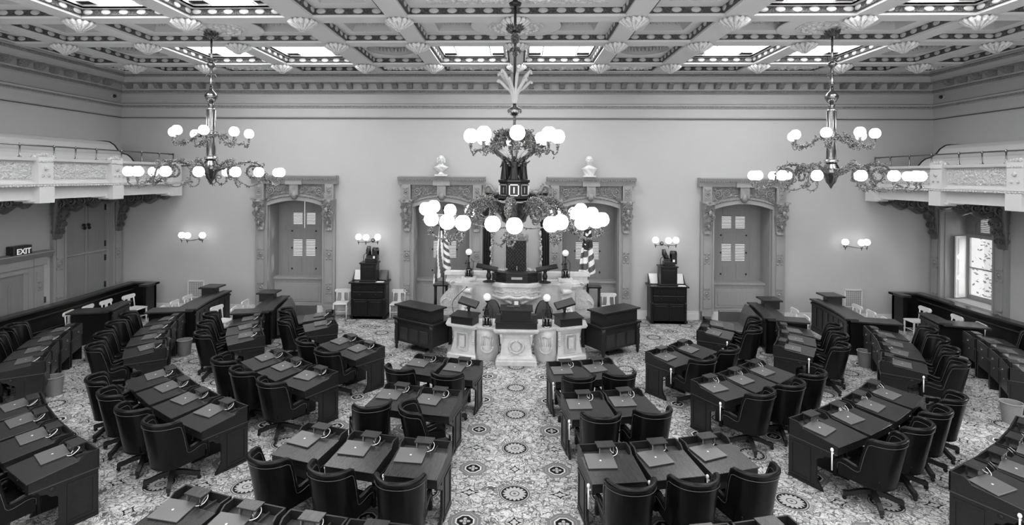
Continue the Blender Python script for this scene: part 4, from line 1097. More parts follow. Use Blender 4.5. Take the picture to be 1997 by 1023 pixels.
def lamp(x,y,z_,label):
    t=thing('desk_lamp',label,'lamp',(x,y,z_),0,'figure lamps on the marble desks')
    obj('lantern_base',MB().lathe([(.12,0),(.12,.03),(.095,.04),(.095,.20),(.11,.21),(.11,.23),(.05,.26)],8,smooth=False),'dark_metal',t)
    f=MB()
    for k in range(8):
        a=2*PI*k/8; f.tube([(.10*cos(a),.10*sin(a),.03),(.10*cos(a),.10*sin(a),.21)],.010,5)
    f.lathe([(.125,.0),(.128,.02),(.10,.035)],8).lathe([(.10,.205),(.115,.22),(.06,.25)],8); obj('lantern_frame',f,'chrome',t)
    b=MB(); statue(b,(0,0,.25),.22,0,1); b.tube([(.0,0,.45),(.01,0,.58)],.012,6); b.lathe([(.02,.56),(.045,.60),(.05,.62)],10); leafy(b,[Vector((-.07,0,.3)),Vector((-.08,0,.38)),Vector((-.05,0,.46))],14,.05,.012,.01,5)
    b.tube(catm([(.12,0,.02),(.13,0,.3),(.125,0,.42),(.05,0,.52)],5),.008,6)
    obj('figure',b,'dark_metal',t)
    g=obj('globe',MB().sph((0,0,0),.092,18),'small_globe_glass',t); g.location=(0,0,.70)
lamp(-.67,13.28,.845,'figure lamp with round globe on low marble desk, left of reading desk'); lamp(.79,13.28,.845,'figure lamp with round globe on low marble desk, right of reading desk')
for s,nm in ((-1,'left'),(1,'right')):
    tag(obj('marble_block',MB().box(-.2,.2,-.12,.12,0,.09),'marble',loc=(.05+s*1.36,15.3,1.57),bev=.006),'small white marble block under the %s lamp on the rostrum'%nm,'block')
    lamp(.05+s*1.36,15.3,1.66,'figure lamp with round globe high on %s side of the rostrum'%nm)
    # swivelling book rests on turned stands
    t=thing('book_rest','dark tilting book rest on a turned pedestal at %s of the speaker desk'%nm,'book rest',(.05+s*.78,15.08,1.57))
    obj('pedestal',MB().lathe([(.17,0),(.17,.02),(.12,.035),(.04,.05),(.06,.10),(.075,.17),(.05,.24),(.04,.28),(.07,.33),(.03,.36)],18),'desk_wood',t)
    M=T(s*.05,0,.40)@Matrix.Rotation(-s*R_(11),4,'Y')@Matrix.Rotation(R_(9),4,'X')
    obj('rest_board',MB().box(-.30,.30,-.16,.18,-.012,.015,M).box(-.30,.30,-.18,-.15,-.012,.04,M),'black_paint',t,bev=.006)
    # flowers
    t=thing('flower_planter','low dark planter of pale flowers %s of the speaker chair'%('left' if s<0 else 'right'),'planter',(.05+s*.50,15.42,1.57))
    obj('planter',MB().box(-.2,.2,-.1,.1,0,.22),'black_paint',t,bev=.01)
    f=MB(); r=random.Random(5)
    for k in range(170): leaf(f,(r.uniform(-.2,.2),r.uniform(-.1,.1),.2+r.random()*.08),(r.gauss(0,1),r.gauss(0,1),1.2),.08,.02,r)
    obj('flowers',f,'flower',t)
t=thing('speaker_desk','dark faceted speaker desk with brass nameplate on top of the rostrum','desk',(.05,15.12,1.57))
pf=[(-.58,.22),(-.56,-.05),(-.30,-.20),(.30,-.20),(.56,-.05),(.58,.22)]
obj('desk_case',MB().prism(pf,0,.20,'z').prism([(x*1.04,y*1.05) for x,y in pf],0,.035,'z').prism([(x*.97,y*.9+.02) for x,y in pf],.20,.27,'z'),'desk_wood',t,bev=.004)
obj('nameplate',MB().box(-.15,.15,-.212,-.195,.10,.165),'brass_plate',t)
obj('screen_panel',MB().box(-.55,-.40,-.16,-.13,.06,.22,Rz(-.5)@T(.07,-.03,0)).box(.40,.55,-.16,-.13,.06,.22,Rz(.5)@T(-.07,-.03,0)),'leather_grey',t)
obj('microphone',MB().tube([(0,0,.2),(0,-.02,.42)],.008,6).sph((0,-.02,.43),.015,8),'chrome',t)
t=thing('speaker_chair','tall speaker chair, dark buttoned velvet back with carved gilt crest','chair',(.02,16.6,.75))
m=MB()
for s in (-1,1): m.tube([(s*.33,0,0),(s*.33,0,1.85)],.035,8); m.lathe([(.05,1.80),(.03,1.86),(.055,1.92),(.02,2.0),(.001,2.03)],12,(s*.33,0,0)); m.box(*sorted((s*.30,s*.38)),-.55,0,.55,.68)
m.box(-.33,.33,-.03,.03,1.78,1.84); obj('frame',m,'frame_carving',t)
b=MB()
def fn(u,v): 
    x=-.28+.56*u; zz=.55+1.22*v; return (x,-.06+.018*(cos(u*6*2*PI)*cos(v*11*2*PI)),zz)
b.grid(fn,48,88); b.box(-.30,.30,-.05,.02,.5,1.8); obj('buttoned_back',b,'velvet',t)
obj('seat',MB().box(-.32,.32,-.6,0,.0,.55),'velvet',t,bev=.03)
c=MB()
for k in range(70):
    a=PI*rnd.random(); rr_=rnd.uniform(.05,.22); c.sph((rr_*1.3*cos(a),-.03+rnd.uniform(-.02,.02),1.86+rr_*sin(a)),.032,8)
c.tube([(.24*cos(a),-.03,1.85+.20*sin(a)) for a in [PI*i/14 for i in range(15)]],.03,8); obj('carved_crest',c,'frame_carving',t)

# ---- mirror niche with drapes behind the chair
t=thing('draped_mirror','arched wall niche with pale panel behind speaker chair, dark drapes and gilt valance','drapery',(.02,D,0))
obj('pale_panel',MB().box(-.80,.80,-.03,0,.3,3.75),'wall_plaster',t)
for s in (-1,1):
    def fn(u,v,s=s):
        x=s*(1.06-.42*u*(.62+.38*abs(2*v-1)**1.5)-(.10*(1-v) if 0 else 0)); return (x,-.10-.05*sin(u*22)-.02*sin(v*9+u*5),.3+3.65*v)
    g=MB().grid(fn,40,40); obj('drape',g,'velvet',t)
    f=MB()
    for i in range(44):
        v=i/43; x=s*(1.06-.42*(.62+.38*abs(2*v-1)**1.5)); f.sph((x+.02*sin(i*2.3),-.16,.3+3.4*v),.028 if i%6 else .05,6,sz=1.6)
    obj('tassel_fringe',f,'flower',t)
def fn(u,v): x=-1.05+2.1*u; return (x,-.16-.05*sin(u*60),3.98-.55*v*(.55+.45*abs(sin(u*PI*3))))
obj('swag',MB().grid(fn,120,10),'velvet',t)
c=MB(); pth=catm([(-1.06,-.2,3.85),(-1.0,-.2,4.15),(-.85,-.2,4.20),(-.75,-.2,4.05),(-.6,-.2,4.0),(-.3,-.2,4.08),(0,-.2,4.3),(.3,-.2,4.08),(.6,-.2,4.0),(.75,-.2,4.05),(.85,-.2,4.20),(1.0,-.2,4.15),(1.06,-.2,3.85)],6)
c.tube(pth,.06,8); leafy(c,pth,160,.12,.03,.03,7); obj('gilt_valance',c,'frame_carving',t)

# ---- flags
def flag(x,y,label,kind):
    t=thing('flag_on_pole',label,'flag',(x,y,0),0)
    obj('pole',MB().lathe([(.16,0),(.16,.03),(.03,.07)],16).tube([(0,0,.05),(0,0,3.45)],.018,8).lathe([(.02,3.45),(.045,3.5),(.02,3.56),(.001,3.62)],10),'bar_wood',t)
    sd=-1 if kind=='us' else 1
    H=1.6
    def fn(u,v):  # u along the fly (gathered), v along hoist
        fold=sin(u*13+v*1.5); xx=(.03+.33*u*(.45+.55*min(1,v*1.3)))*( 1 if kind=='us' else 1); 
        zz=3.02-1.25*v-.75*u*(1-.3*v)+(.05*fold*u)
        if kind=='us':
            px=(u-.42)*.42*(.35+.75*v)+.02*fold; return (px, -.05-.07*fold*u-.03*u, 3.0-.95*u-.55*v*1.0-.2*u*v)
        px=(u-.35)*.5*(.45+.55*v)+.02*fold; return (px,-.05-.06*fold*u,3.02-.55*u-.85*v-.1*u*v)
    nv=39; m=MB()
    m.grid(fn,40,nv)
    k=0; mi=[]
    for j in range(nv):
        for i in range(40):
            u=(i+.5)/40; v=(j+.5)/nv
            if kind=='us': mi.append(1 if (j//3)%2==0 else 0)
            else:
                b=(v-.5); 
                tri=abs(b)<.5*(1-u/.48) if u<.48 else False
                mi.append(2 if tri else (1 if (j*5//nv)%2==0 else 0))
    m.mi=mi
    o=obj('cloth',m,['pale_mark','leather_grey','velvet'],t)
    s_=o.modifiers.new('thickness','SOLIDIFY'); s_.thickness=.006
    return t,fn
MATS['flag_dark']=MATS['leather_grey']
def flag2(x,y,label,kind):
    # cloth hanging in vertical folds from the pole top; stripes slope down with the drape
    t=thing('flag_on_pole',label,'flag',(x,y,0),0)
    obj('pole',MB().lathe([(.16,0),(.16,.03),(.03,.07)],16).tube([(0,0,.05),(0,0,3.5)],.018,8).lathe([(.02,3.48),(.045,3.52),(.02,3.58),(.001,3.64)],10),'bar_wood',t)
    nu,nv=60,78
    def fn(u,v):
        w_=(.16+.27*v) ; a=u*PI*5.2; 
        X_=(u-.55)*2*w_*.62+.035*sin(a*1.0)*(.4+v); Y_=-.04-.075*cos(a)*(.35+.65*v)
        z0=3.05 if kind=='us' else 2.98; L_=(1.78-.50*u) if kind=='us' else (1.55-.25*abs(u-.4)*2)
        return (X_,Y_,z0-L_*v)
    m=MB().grid(fn,nu,nv); mi=[]
    for j in range(nv):
        for i in range(nu):
            u=(i+.5)/nu; v=(j+.5)/nv
            if kind=='us':
                s_=(u*11-v*2.5+20) if u<.5 else (v*13-(u-.5)*9+20); mi.append(1 if int(s_)%2==0 else 0)
                if v<.12 and u>.2: mi[-1]=2
            else:
                if v<.42: 
                    q=2
                    if .05<v<.17 and abs(math.hypot((u-.5)*.5,(v-.02)*1.5)-.17)<.035: q=0
                    for a_,b_ in ((.62,.27),(.85,.22),(.3,.32)):
                        if math.hypot((u-a_)*.42,(v-b_)*1.5)<.028: q=0
                    mi.append(q)
                else:
                    s_=(v-.42)*8.2+u*2.2; mi.append(0 if int(s_)%2==0 else 1)
                    if int(s_)%4==3: mi[-1]=1
    m.mi=mi; o=obj('cloth',m,['pale_mark','desk_edge_highlight' if 0 else 'dark_carving','velvet'],t)
    s_=o.modifiers.new('thickness','SOLIDIFY'); s_.thickness=.006
flag2(-2.17,16.3,'striped stars and stripes flag hanging in folds on a pole, left of the rostrum','us')
flag2(2.16,16.3,'state flag with dark triangle, white ring, stars and stripes, right of the rostrum','st')
for s,nm in ((-1,'left'),(1,'right')):
    t=thing('flag_stand','small dark square table at the foot of the %s flag pole'%nm,'table',(.05+s*2.32,16.55,0))
    obj('table_top',MB().box(-.22,.22,-.18,.18,1.16,1.20),'bar_wood',t,bev=.005)
    for a in (-.17,.17):
        for b in (-.13,.13): obj('leg',MB().tube([(a,b,0),(a,b,1.16)],.025,8),'bar_wood',t)

# ---- busts above the inner doors
def bust(x,label,kind):
    t=thing('marble_bust',label,'bust',(x,17.15,4.50))
    k=1.0
    if kind==0: obj('socle',MB().lathe([(.12,.05),(.08,.08),(.05,.13),(.06,.16)],20),'plaster_white',t); obj('base_block',MB().box(-.19,.19,-.1,.1,-.0,.055),'plaster_white',t)
    else: obj('base_block',MB().box(-.19,.19,-.12,.12,0,.05),'plaster_white',t)
    zb=.13 if kind==0 else .04
    def body(u,v):
        a=2*PI*u; zt=zb+((.37 if kind==0 else .36)-zb)*v
        w_= (.05+.19*sin(PI*.5*min(1,v/.66))**.9) if v<.66 else .24-(.24-.07)*((v-.66)/.34)**.75
        if kind==1: w_=(.13+.12*v/.7) if v<.7 else .25-(.25-.085)*((v-.7)/.3)**.8
        d=.14*(.6+.4*v)+(.0); return (w_*cos(a),d*sin(a)*(w_/.28)**.3+.008*sin(6*a+v*9),zt)
    b=MB().grid(body,40,20)
    hz=.505
    b.tube([(0,0,.33),(0,-.005,.42)],[.08,.068],14)
    def head(u,v):
        a=2*PI*u; p=PI*v; X_=.105*sin(p)*sin(a); Y_=-.12*sin(p)*cos(a); Z_=-.148*cos(p)
        # face looks to -y
        if Y_<0:
            nx=X_/.02; Y_-= .045*math.exp(-nx*nx)*math.exp(-((Z_+.008)/.03)**2)
            for e in (-1,1): Y_+= .030*math.exp(-((X_-e*.040)/.020)**2-((Z_-.022)/.016)**2)
            Y_-= .014*math.exp(-(X_/.035)**2-((Z_+.062)/.012)**2); Y_+=.014*math.exp(-(X_/.025)**2-((Z_+.046)/.005)**2)
            Y_-= .014*math.exp(-(X_/.03)**2-((Z_+.095)/.016)**2); Y_-=.012*math.exp(-((Z_-.048)/.012)**2)
        if Z_<0: X_*=1-.18*(-Z_/.148)
        return (X_,Y_,Z_+hz)
    b.grid(head,48,32); obj('figure',b,'plaster_white',t)
    h=MB()
    for s in (-1,1):
        h.sph((s*.088,.005,hz-.002),.022,8,sx=.5)
        if kind==0:
            for q in range(5): h.sph((s*.108,.01,hz+.05-.028*q),.032,8)
    def hair(u,v):
        a=PI*(1+u) if 0 else 2*PI*u; p=PI*(.5+.5*v*1.0); r=1.10
        X_=.107*r*sin(p)*sin(a); Y_=-.122*r*sin(p)*cos(a)*(.8 if cos(a)>0 else 1)+.012; Z_=-.15*r*cos(p); return (X_+.004*sin(a*14),Y_,hz+Z_*.98+.0)
    h2=MB().grid(lambda u,v:hair(u,v*.9+.1 if 0 else v),40,12)
    h2.v=[(x_,y_+.022,z_) for x_,y_,z_ in h2.v if True]
    h.add(h2.v,h2.f,True); obj('hair',h,'plaster_white',t)
    if kind==1:
        bd=MB(); 
        for k in range(40): a=rnd.uniform(-1.2,1.2); bd.sph((.06*sin(a),-.07*cos(a)-.012,hz-.085-.035*rnd.random()*cos(a)),.018,6)
        obj('beard',bd,'plaster_white',t)
bust(-2.38,'white marble bust on round socle above the left inner door',0); bust(2.30,'white marble bust of a bearded man above the right inner door',1)

# ---- floor vents on the back wall
for x,nm in ((-10.46,'left'),(10.60,'right')):
    t=thing('wall_grille','pale square pierced metal grille low on the back wall, %s side'%nm,'grille',(x,D,.50))
    g=MB(); 
    for i in range(9): a=-.24+.06*i; g.box(a-.006,a+.006,-.03,-.015,0,.50); g.box(-.24,.24,-.03,-.015,max(0,.01+.06*i-.006),.01+.06*i+.006)
    for i in range(8):
        for j in range(8): g.lathe([(.013,0),(.013,.01)],6,M=T(-.21+.06*i,-.015,.04+.06*j)@Matrix.Rotation(PI/2,4,'X'))
    obj('lattice',g,'white_paint',t); obj('duct_opening',MB().box(-.24,.24,-.008,0,0,.5),'near_black',t)
    obj('grille_frame',MB().box(-.27,-.24,-.04,0,-.02,.52).box(.24,.27,-.04,0,-.02,.52).box(-.27,.27,-.04,0,.50,.53).box(-.27,.27,-.04,0,-.03,0),'white_paint',t)

# ---- machine cabinets by the back wall
for s,x in ((-1,-4.61),(1,4.72)):
    nm='left' if s<0 else 'right'
    t=thing('chest_cabinet','dark two-drawer cabinet by the back wall, %s of the rostrum'%nm,'cabinet',(x,17.05,0))
    obj('carcass',MB().box(-.54,.54,-.22,.34,.03,1.12).box(-.57,.57,-.22,.35,.03,.10),'cabinet_wood',t,bev=.004)
    obj('cabinet_top',MB().box(-.60,.60,-.28,.36,1.12,1.17),'cabinet_wood',t,bev=.008)
    for k,(a,b) in enumerate(((.90,1.09),(.68,.87))):
        dr=obj('drawer',MB().box(-.48,.48,-.245,-.22,a,b),'cabinet_wood',t,bev=.006)
        for q in (-.25,.25): obj('knob',MB().lathe([(.012,0),(.03,.02),(.02,.04),(.001,.045)],10,M=T(q,-.245,(a+b)/2)@Matrix.Rotation(PI/2,4,'X')),'cabinet_wood',dr)
    for q in (-1,1): obj('door',MB().box(*sorted((q*.01,q*.47)),-.24,-.22,.10,.62).box(*sorted((q*.07,q*.41)),-.25,-.24,.16,.56),'cabinet_wood',t,bev=.004)
    for q in (-1,1): obj('turned_column',MB().lathe([(.035,.03),(.04,.1),(.028,.14),(.032,.40),(.024,.45),(.042,.50),(.024,.54),(.042,.58),(.03,.62),(.035,.66)],14,(q*.50,-.235,0)),'cabinet_wood',t)
    obj('side_panel',MB().box(*sorted((-s*.54,-s*.55)),-.14,.28,.70,1.06).box(*sorted((-s*.54,-s*.55)),-.14,.28,.14,.62),'cabinet_wood',t)
    bx=thing('wooden_box','dark upright wooden box on the %s cabinet, carrying the black machine'%nm,'box',(x,17.05,1.17))
    obj('box_body',MB().box(-.25,.25,-.2,.2,.0,.56).box(-.28,.28,-.23,.23,.56,.60).box(-.28,.28,-.23,.23,0,.05).box(-.19,.19,-.212,-.2,.14,.48),'cabinet_wood',bx,bev=.005)
    mc=thing('voting_machine','black metal recording machine with round drum on the upright box, %s side'%nm,'machine',(x,17.05,1.77))
    obj('machine_base',MB().box(-.12,.20,-.14,.14,0,.13),'dark_metal',mc,bev=.01)
    obj('drum_housing',MB().box(.10,.26,-.12,.12,.05,.36).lathe([(.12,0),(.12,.16)],20,M=T(.26,0,.34)@Matrix.Rotation(-PI/2,4,'Y')),'dark_metal',mc)
    obj('head',MB().box(-.10,.08,-.08,.08,.13,.22).tube([(-.02,0,.2),(-.05 if s<0 else -.10,0,.36),(-.03 if s<0 else -.12,0,.50)],[.07,.08,.06],12).lathe([(.05,0),(.05,.06)],12,M=T(-.05,-.07,.30)@Matrix.Rotation(PI/2,4,'X')),'black_paint',mc)
    obj('machine_cable',MB().tube(catm([(-.06,0,.3),(-.2,.02,.2),(-.2,.0,.0)],6),.010,6),'black_paint',mc)
    obj('paper_tag',MB().box(.13,.19,-.135,-.12,.12,.2),'pale_mark',mc)
    for q in (-1,1):
        bk=thing('open_book_rest','pale open papers leaning %s of the box on the %s cabinet'%('left' if q<0 else 'right',nm),'papers',(x+q*.40,17.12,1.17))
        M=Matrix.Rotation(R_(-25),4,'X')
        obj('sheet',MB().box(-.13,.13,-.01,.01,.02,.34,M),'paper' if q*s>0 or s>0 else 'leather_grey',bk); obj('side_wedge',MB().prism([(-.16,.0),(.16,.0),(.16,.3)],q*.14-.01,q*.14+.01,'x'),'cabinet_wood',bk)
    tag(obj('paper_stack',MB().box(-.12,.12,-.06,.06,0,.02),'paper',loc=(x+.38,16.85,1.17)),'small white paper stack at the front edge of the %s cabinet'%nm,'papers')

# ---- dark tall desks either side of the clerk desk
for s,pts in ((-1,((-2.72,14.32),(-2.97,13.93),(-1.91,13.18),(-1.78,13.6))),(1,((2.8,14.36),(3.07,13.94),(2.12,13.16),(1.88,13.64)))):
    nm='left' if s<0 else 'right'
    cxx=-2.42 if s<0 else 2.52; cyy=13.98; rz=R_(-33) if s<0 else R_(35)
    t=thing('stand_up_desk','dark high wooden desk with raised box top and turned legs, %s of the marble desks'%nm,'desk',(cxx,cyy,0),rz)
    obj('raised_box',MB().box(-.60,.60,-.26,.20,.82,1.12).box(-.66,.66,-.32,.26,1.12,1.16).box(-.52,.52,-.27,-.26,.87,1.07),'desk_wood',t,bev=.005)
    obj('desk_top',MB().box(-.68,.68,-.34,.55,.77,.82),'desk_wood',t,bev=.006)
    obj('body',MB().box(-.58,.58,-.26,.45,.20,.77),'desk_wood',t)
    for k in range(3): a=-.5+.36*k; obj('front_panel',MB().box(a,a+.28,-.275,-.26,.26,.58),'desk_top_wood',t,bev=.01)
    for a in (-.60,.60):
        for b in (-.28,.46):
            obj('leg',MB().lathe([(.02,0),(.04,.05),(.035,.12),(.055,.15),(.04,.18),(.055,.22),(.06,.45),(.045,.55),(.06,.58),(.04,.61),(.06,.64),(.06,.77)],14,(a,b,0)),'desk_wood',t)
    obj('foot_rest',MB().box(-.25,.25,-.1,.1,0,.08),'bar_wood',t,bev=.02)
# ================================================================== CHAMBER DESKS, CHAIRS, LAPTOPS
def make_desk():
    t=thing('legislator_desk','x','desk')
    c=MB()
    c.prism([(-.37,.62),(.37,.62),(.37,.76),(.15,.76),(.15,.79),(-.37,.735)],-.325,.325,'x')
    for s in (-1,1):
        a,b=sorted((s*.325,s*.345)); c.prism([(-.37,.62),(.37,.62),(.37,.865),(.22,.865),(.17,.83),(.15,.80),(-.37,.745)],a,b,'x')
    c.box(-.345,.345,.352,.372,.62,.865)
    obj('desk_case',c,'desk_wood',t); obj('apron_moulding',MB().box(-.352,.352,.372,.376,.615,.628).box(.345,.352,-.37,.376,.615,.628).box(-.352,-.345,-.37,.376,.615,.628),'desk_edge_highlight',t)
    obj('writing_top',MB().prism([(-.395,.735),(.15,.792),(.15,.806),(-.395,.750)],-.35,.35,'x'),'desk_top_wood',t,bev=.003)
    obj('tray_floor',MB().box(-.32,.32,.155,.35,.761,.766).box(.14,.155,.17,.35,.766,.80).box(-.25,-.13,.22,.33,.766,.772),'tray_floor',t)
    for s in (-1,1):
        p=[(.365,0),(.365,.62),(-.33,.62),(-.33,.585),(-.28,.585),(-.25,.54),(-.19,.53),(-.15,.48),(-.08,.46),(-.06,.42),(-.06,.16),(-.09,.10),(-.13,.06),(-.16,0)]
        a,b=sorted((s*.30,s*.335)); m=MB().prism(p,a,b,'x')
        a,b=sorted((s*.335,s*.345)); 
        for q in ((.02,.06,.06,.56),(.30,.34,.06,.56),(.06,.30,.06,.09),(.06,.30,.53,.56),(-.02,.365,0,.04)): m.box(a,b,*q)
        m.lathe([(.028,0),(.028,.006),(.02,.01),(.001,.012)],12,M=T(s*.335,-.13,.565)@Matrix.Rotation(s*PI/2,4,'Y'))
        obj('side_panel',m,'desk_wood',t)
    m=MB().box(-.30,.30,.335,.36,.30,.62).box(-.26,.26,.358,.366,.34,.58)
    rp=obj('rear_panel',m,'desk_wood',t); dr=obj('rear_drawer',MB().box(-.31,.31,.372,.384,.645,.84),'desk_wood',t,bev=.004)
    obj('drawer_pull',MB().box(-.045,.045,.384,.396,.73,.76).tube([(-.035,.398,.735),(0,.412,.72),(.035,.398,.735)],.006,5),'chrome',dr)
    obj('panel_pull',MB().tube([(-.03,.366,.55),(0,.385,.53),(.03,.366,.55)],.006,5).box(-.035,.035,.364,.372,.545,.565),'chrome',rp)
    sp=obj('speaker_box',MB().prism([(.16,.79),(.30,.79),(.30,.90),(.24,.90)],-.085,.085,'x').lathe([(.045,0),(.045,.004)],14,M=T(0,.198,.846)@Matrix.Rotation(R_(54),4,'X')),'desk_top_wood',t)
    obj('raised_lid',MB().box(-.125,.125,.20,.355,.90,.918,Matrix.Rotation(R_(3),4,'X')@T(0,0,-.006)),'desk_top_wood',t,bev=.003)
    for q in (-1,1): obj('hinge_arm',MB().box(*sorted((q*.088,q*.10)),.17,.27,.78,.90).box(*sorted((q*.084,q*.105)),.17,.19,.80,.815),'chrome',t)
    obj('microphone',MB().tube([(-.375,-.31,.40),(-.375,-.31,.66)],.010,6).sph((-.375,-.31,.685),.022,10,sz=1.4).box(-.375,-.345,-.32,-.30,.63,.645),'white_cable',t)
    obj('lock',MB().lathe([(.007,0),(.007,.004)],8,M=T(0,-.372,.69)@Matrix.Rotation(PI/2,4,'X')),'chrome',t)
    return t
def make_laptop():
    t=thing('laptop','x','laptop'); S=Matrix.Rotation(R_(5.9),4,'X')
    obj('base',MB().box(-.185,.185,-.15,.15,.006,.024,S),'laptop_side',t,bev=.003); obj('lid',MB().box(-.19,.19,-.155,.155,.025,.036,S),'laptop_shell',t,bev=.003)
    obj('emblem',MB().lathe([(.013,.0362),(.013,.0372),(.009,.0374)],14,M=S),'pale_mark',t)
    obj('charging_cable',MB().tube(catm([(.17,.11,.03),(.22,.12,.035),(.26,.15,.05),(.27,.20,.085),(.235,.235,.11),(.19,.22,.10),(.18,.18,.07),(.21,.15,.05)],6),.0045,6),'white_cable',t)
    return t
def chair_top(s):  # s: signed normalised distance along plan, |s|<=1
    a=abs(s)
    def sm(x): x=max(0,min(1,x)); return x*x*(3-2*x)
    z=1.0-.012*(a/.5)**2-.445*sm((a-.48)/.15)
    z+=.055*sm((a-.66)/.24)-.05*sm((a-.94)/.06)
    return z
def chair_plan(s,k): # k = 0 bottom 1 top
    a=abs(s); sg=1 if s>=0 else -1; R=.255+.055*k
    if a<.56: th=a/.56*PI/2; x=R*sin(th)**.86; y=-R*max(0,cos(th))**.86*.97
    else: f=(a-.56)/.44; x=R+(.02+.05*k)*f; y=.36*f
    lean=-.075*k*max(0,cos(min(a,.6)/.6*PI/2))
    return x*sg,y+lean-.02
def make_chair():
    t=thing('leather_armchair','x','chair'); NU=56; m=MB(); zb=.35
    def so(u,v,off=0):
        s=2*u-1; zt=chair_top(s); z=zb+(zt-zb)*v; k=(z-zb)/.65; x,y=chair_plan(s,k)
        e=.004; x2,y2=chair_plan(min(1,s+e),k); x1,y1=chair_plan(max(-1,s-e),k); tx,ty=x2-x1,y2-y1; l=math.hypot(tx,ty) or 1
        return (x-ty/l*off,y+tx/l*off,z)
    m.grid(lambda u,v:so(u,v),NU,8); g=MB().grid(lambda u,v:so(u,v,.05),NU,8); g.f=[tuple(reversed(f)) for f in g.f]; m.add(g.v,g.f,True)
    m.prism([ (chair_plan(-1+2*i/20,0)) for i in range(21)],zb-.03,zb+.03,'z')
    for s in (-1,1):
        x,y=chair_plan(s,.3); m.box(*sorted((s*(abs(x)-.05),s*abs(x))),y-.01,y+.012,zb,.62)
    obj('shell',m,'leather',t)
    roll=[Vector(so(i/NU,1,.022)) for i in range(NU+1)]; roll=[roll[0]+Vector((0,.01,-.22))]+roll+[roll[-1]+Vector((0,.01,-.22))]
    obj('top_roll',MB().tube(roll,.032,8),'leather',t)
    nh=[so(i/NU,1-.055/(chair_top(2*i/NU-1)-zb),-.006) for i in range(1,NU)]; nh=[(nh[0][0],nh[0][1],.42)]+nh+[(nh[-1][0],nh[-1][1],.42)]
    obj('nailhead_trim',MB().tube(nh,.0028,5).tube([so(i/NU,1-.045/(chair_top(2*i/NU-1)-zb),.056) for i in range(4,NU-3)],.003,5),'nailheads',t)
    st=MB(); 
    def cush(u,v): x=(u-.5)*.44; y=-.2+.55*v; e=min(1,min(u,1-u,v,1-v)*7); return (x,y,.44+.05*math.sqrt(max(0,1-(1-e)**2)))
    st.grid(cush,16,16).box(-.22,.22,-.2,.35,.34,.44); obj('seat',st,'leather',t)
    obj('swivel_post',MB().lathe([(.07,.10),(.035,.16),(.03,.26),(.10,.30),(.12,.325)],14),'dark_metal',t)
    for k in range(4):
        a=PI/4+PI/2*k; d=Vector((cos(a),sin(a),0)); pr=catm([d*.02+Vector((0,0,.17)),d*.14+Vector((0,0,.15)),d*.28+Vector((0,0,.10)),d*.36+Vector((0,0,.085))],4)
        lg=MB(); 
        n_=d.cross(Vector((0,0,1)))
        for A,B in zip(pr,pr[1:]):
            h=.035; w_=.028; vs=[A-n_*w_-Vector((0,0,h)),A+n_*w_-Vector((0,0,h)),B+n_*w_-Vector((0,0,h*.8)),B-n_*w_-Vector((0,0,h*.8)),A-n_*w_+Vector((0,0,h)),A+n_*w_+Vector((0,0,h)),B+n_*w_+Vector((0,0,h*.8)),B-n_*w_+Vector((0,0,h*.8))]
            lg.add(vs,[(3,2,1,0),(4,5,6,7),(0,1,5,4),(1,2,6,5),(2,3,7,6),(3,0,4,7)])
        l=obj('leg',lg,'desk_wood',t); e=d*.345
        obj('caster',MB().lathe([(.028,-.015),(.028,.015)],12,M=T(e.x,e.y,.028)@Rz(a)@Matrix.Rotation(PI/2,4,'X')).tube([(e.x,e.y,.03),(e.x,e.y,.07)],.01,6),'dark_metal',l)
    return t
desk0,lap0,chr0=make_desk(),make_laptop(),make_chair()
for o in (desk0,lap0,chr0): register(o)
USED={}
def place(proto,x,y,z_,rz,label,group):
    o=proto if proto not in USED else copy_tree(proto); USED[proto]=1
    o.location=(x,y,z_); o.rotation_euler=(0,0,rz); o['label']=label; o['group']=group; return o
ORD=['nearest','second','third','fourth','fifth']
# rows: (circle centre y, laptop radius); blocks: laptop bearings in degrees from straight back, positive right
ROWSP=[(15.72,5.39,'front row'),(16.03,7.24,'second row'),(16.38,9.35,'third row'),(16.84,11.62,'rear row')]
BL={('left of the centre aisle','l'):[[-12.4,-20.6],[-11.2,-16.9],[-8.3,-13.2,-18.2],[-7.6,-11.2,-15.0,-18.7]],
    ('left middle block','l'):[[-38.6,-46.4],[-32.0,-38.2,-44.3],[-30.6,-35.4,-40.2,-45.0],[-31.4,-35.6,-39.4,-43.2]],
    ('far left block','l'):[[-64.6,-74.2],[-59.2,-65.2,-71.7],[-57.4,-62.7,-67.9,-72.9],[-56.4,-60.2,-64.4,-68.2]],
    ('right of the centre aisle','r'):[[9.6,16.8],[8.4,14.3],[7.0,11.6,16.3],[5.6,9.3,13.0]],
    ('right middle block','r'):[[35.2,43.9],[29.2,35.0,40.9],[29.0,33.6,38.5,43.2],[30.0,33.6,37.3,41.0]],
    ('far right block','r'):[[61.3,70.1],[56.6,62.8,69.0],[55.8,61.1,65.4,70.2],[59.0,62.6,66.2,70.1]]}
CH={('left of the centre aisle',1,0):(R_(-62),.05,.02),('left of the centre aisle',1,1):(R_(38),-.06,.03)}
rj=random.Random(3)
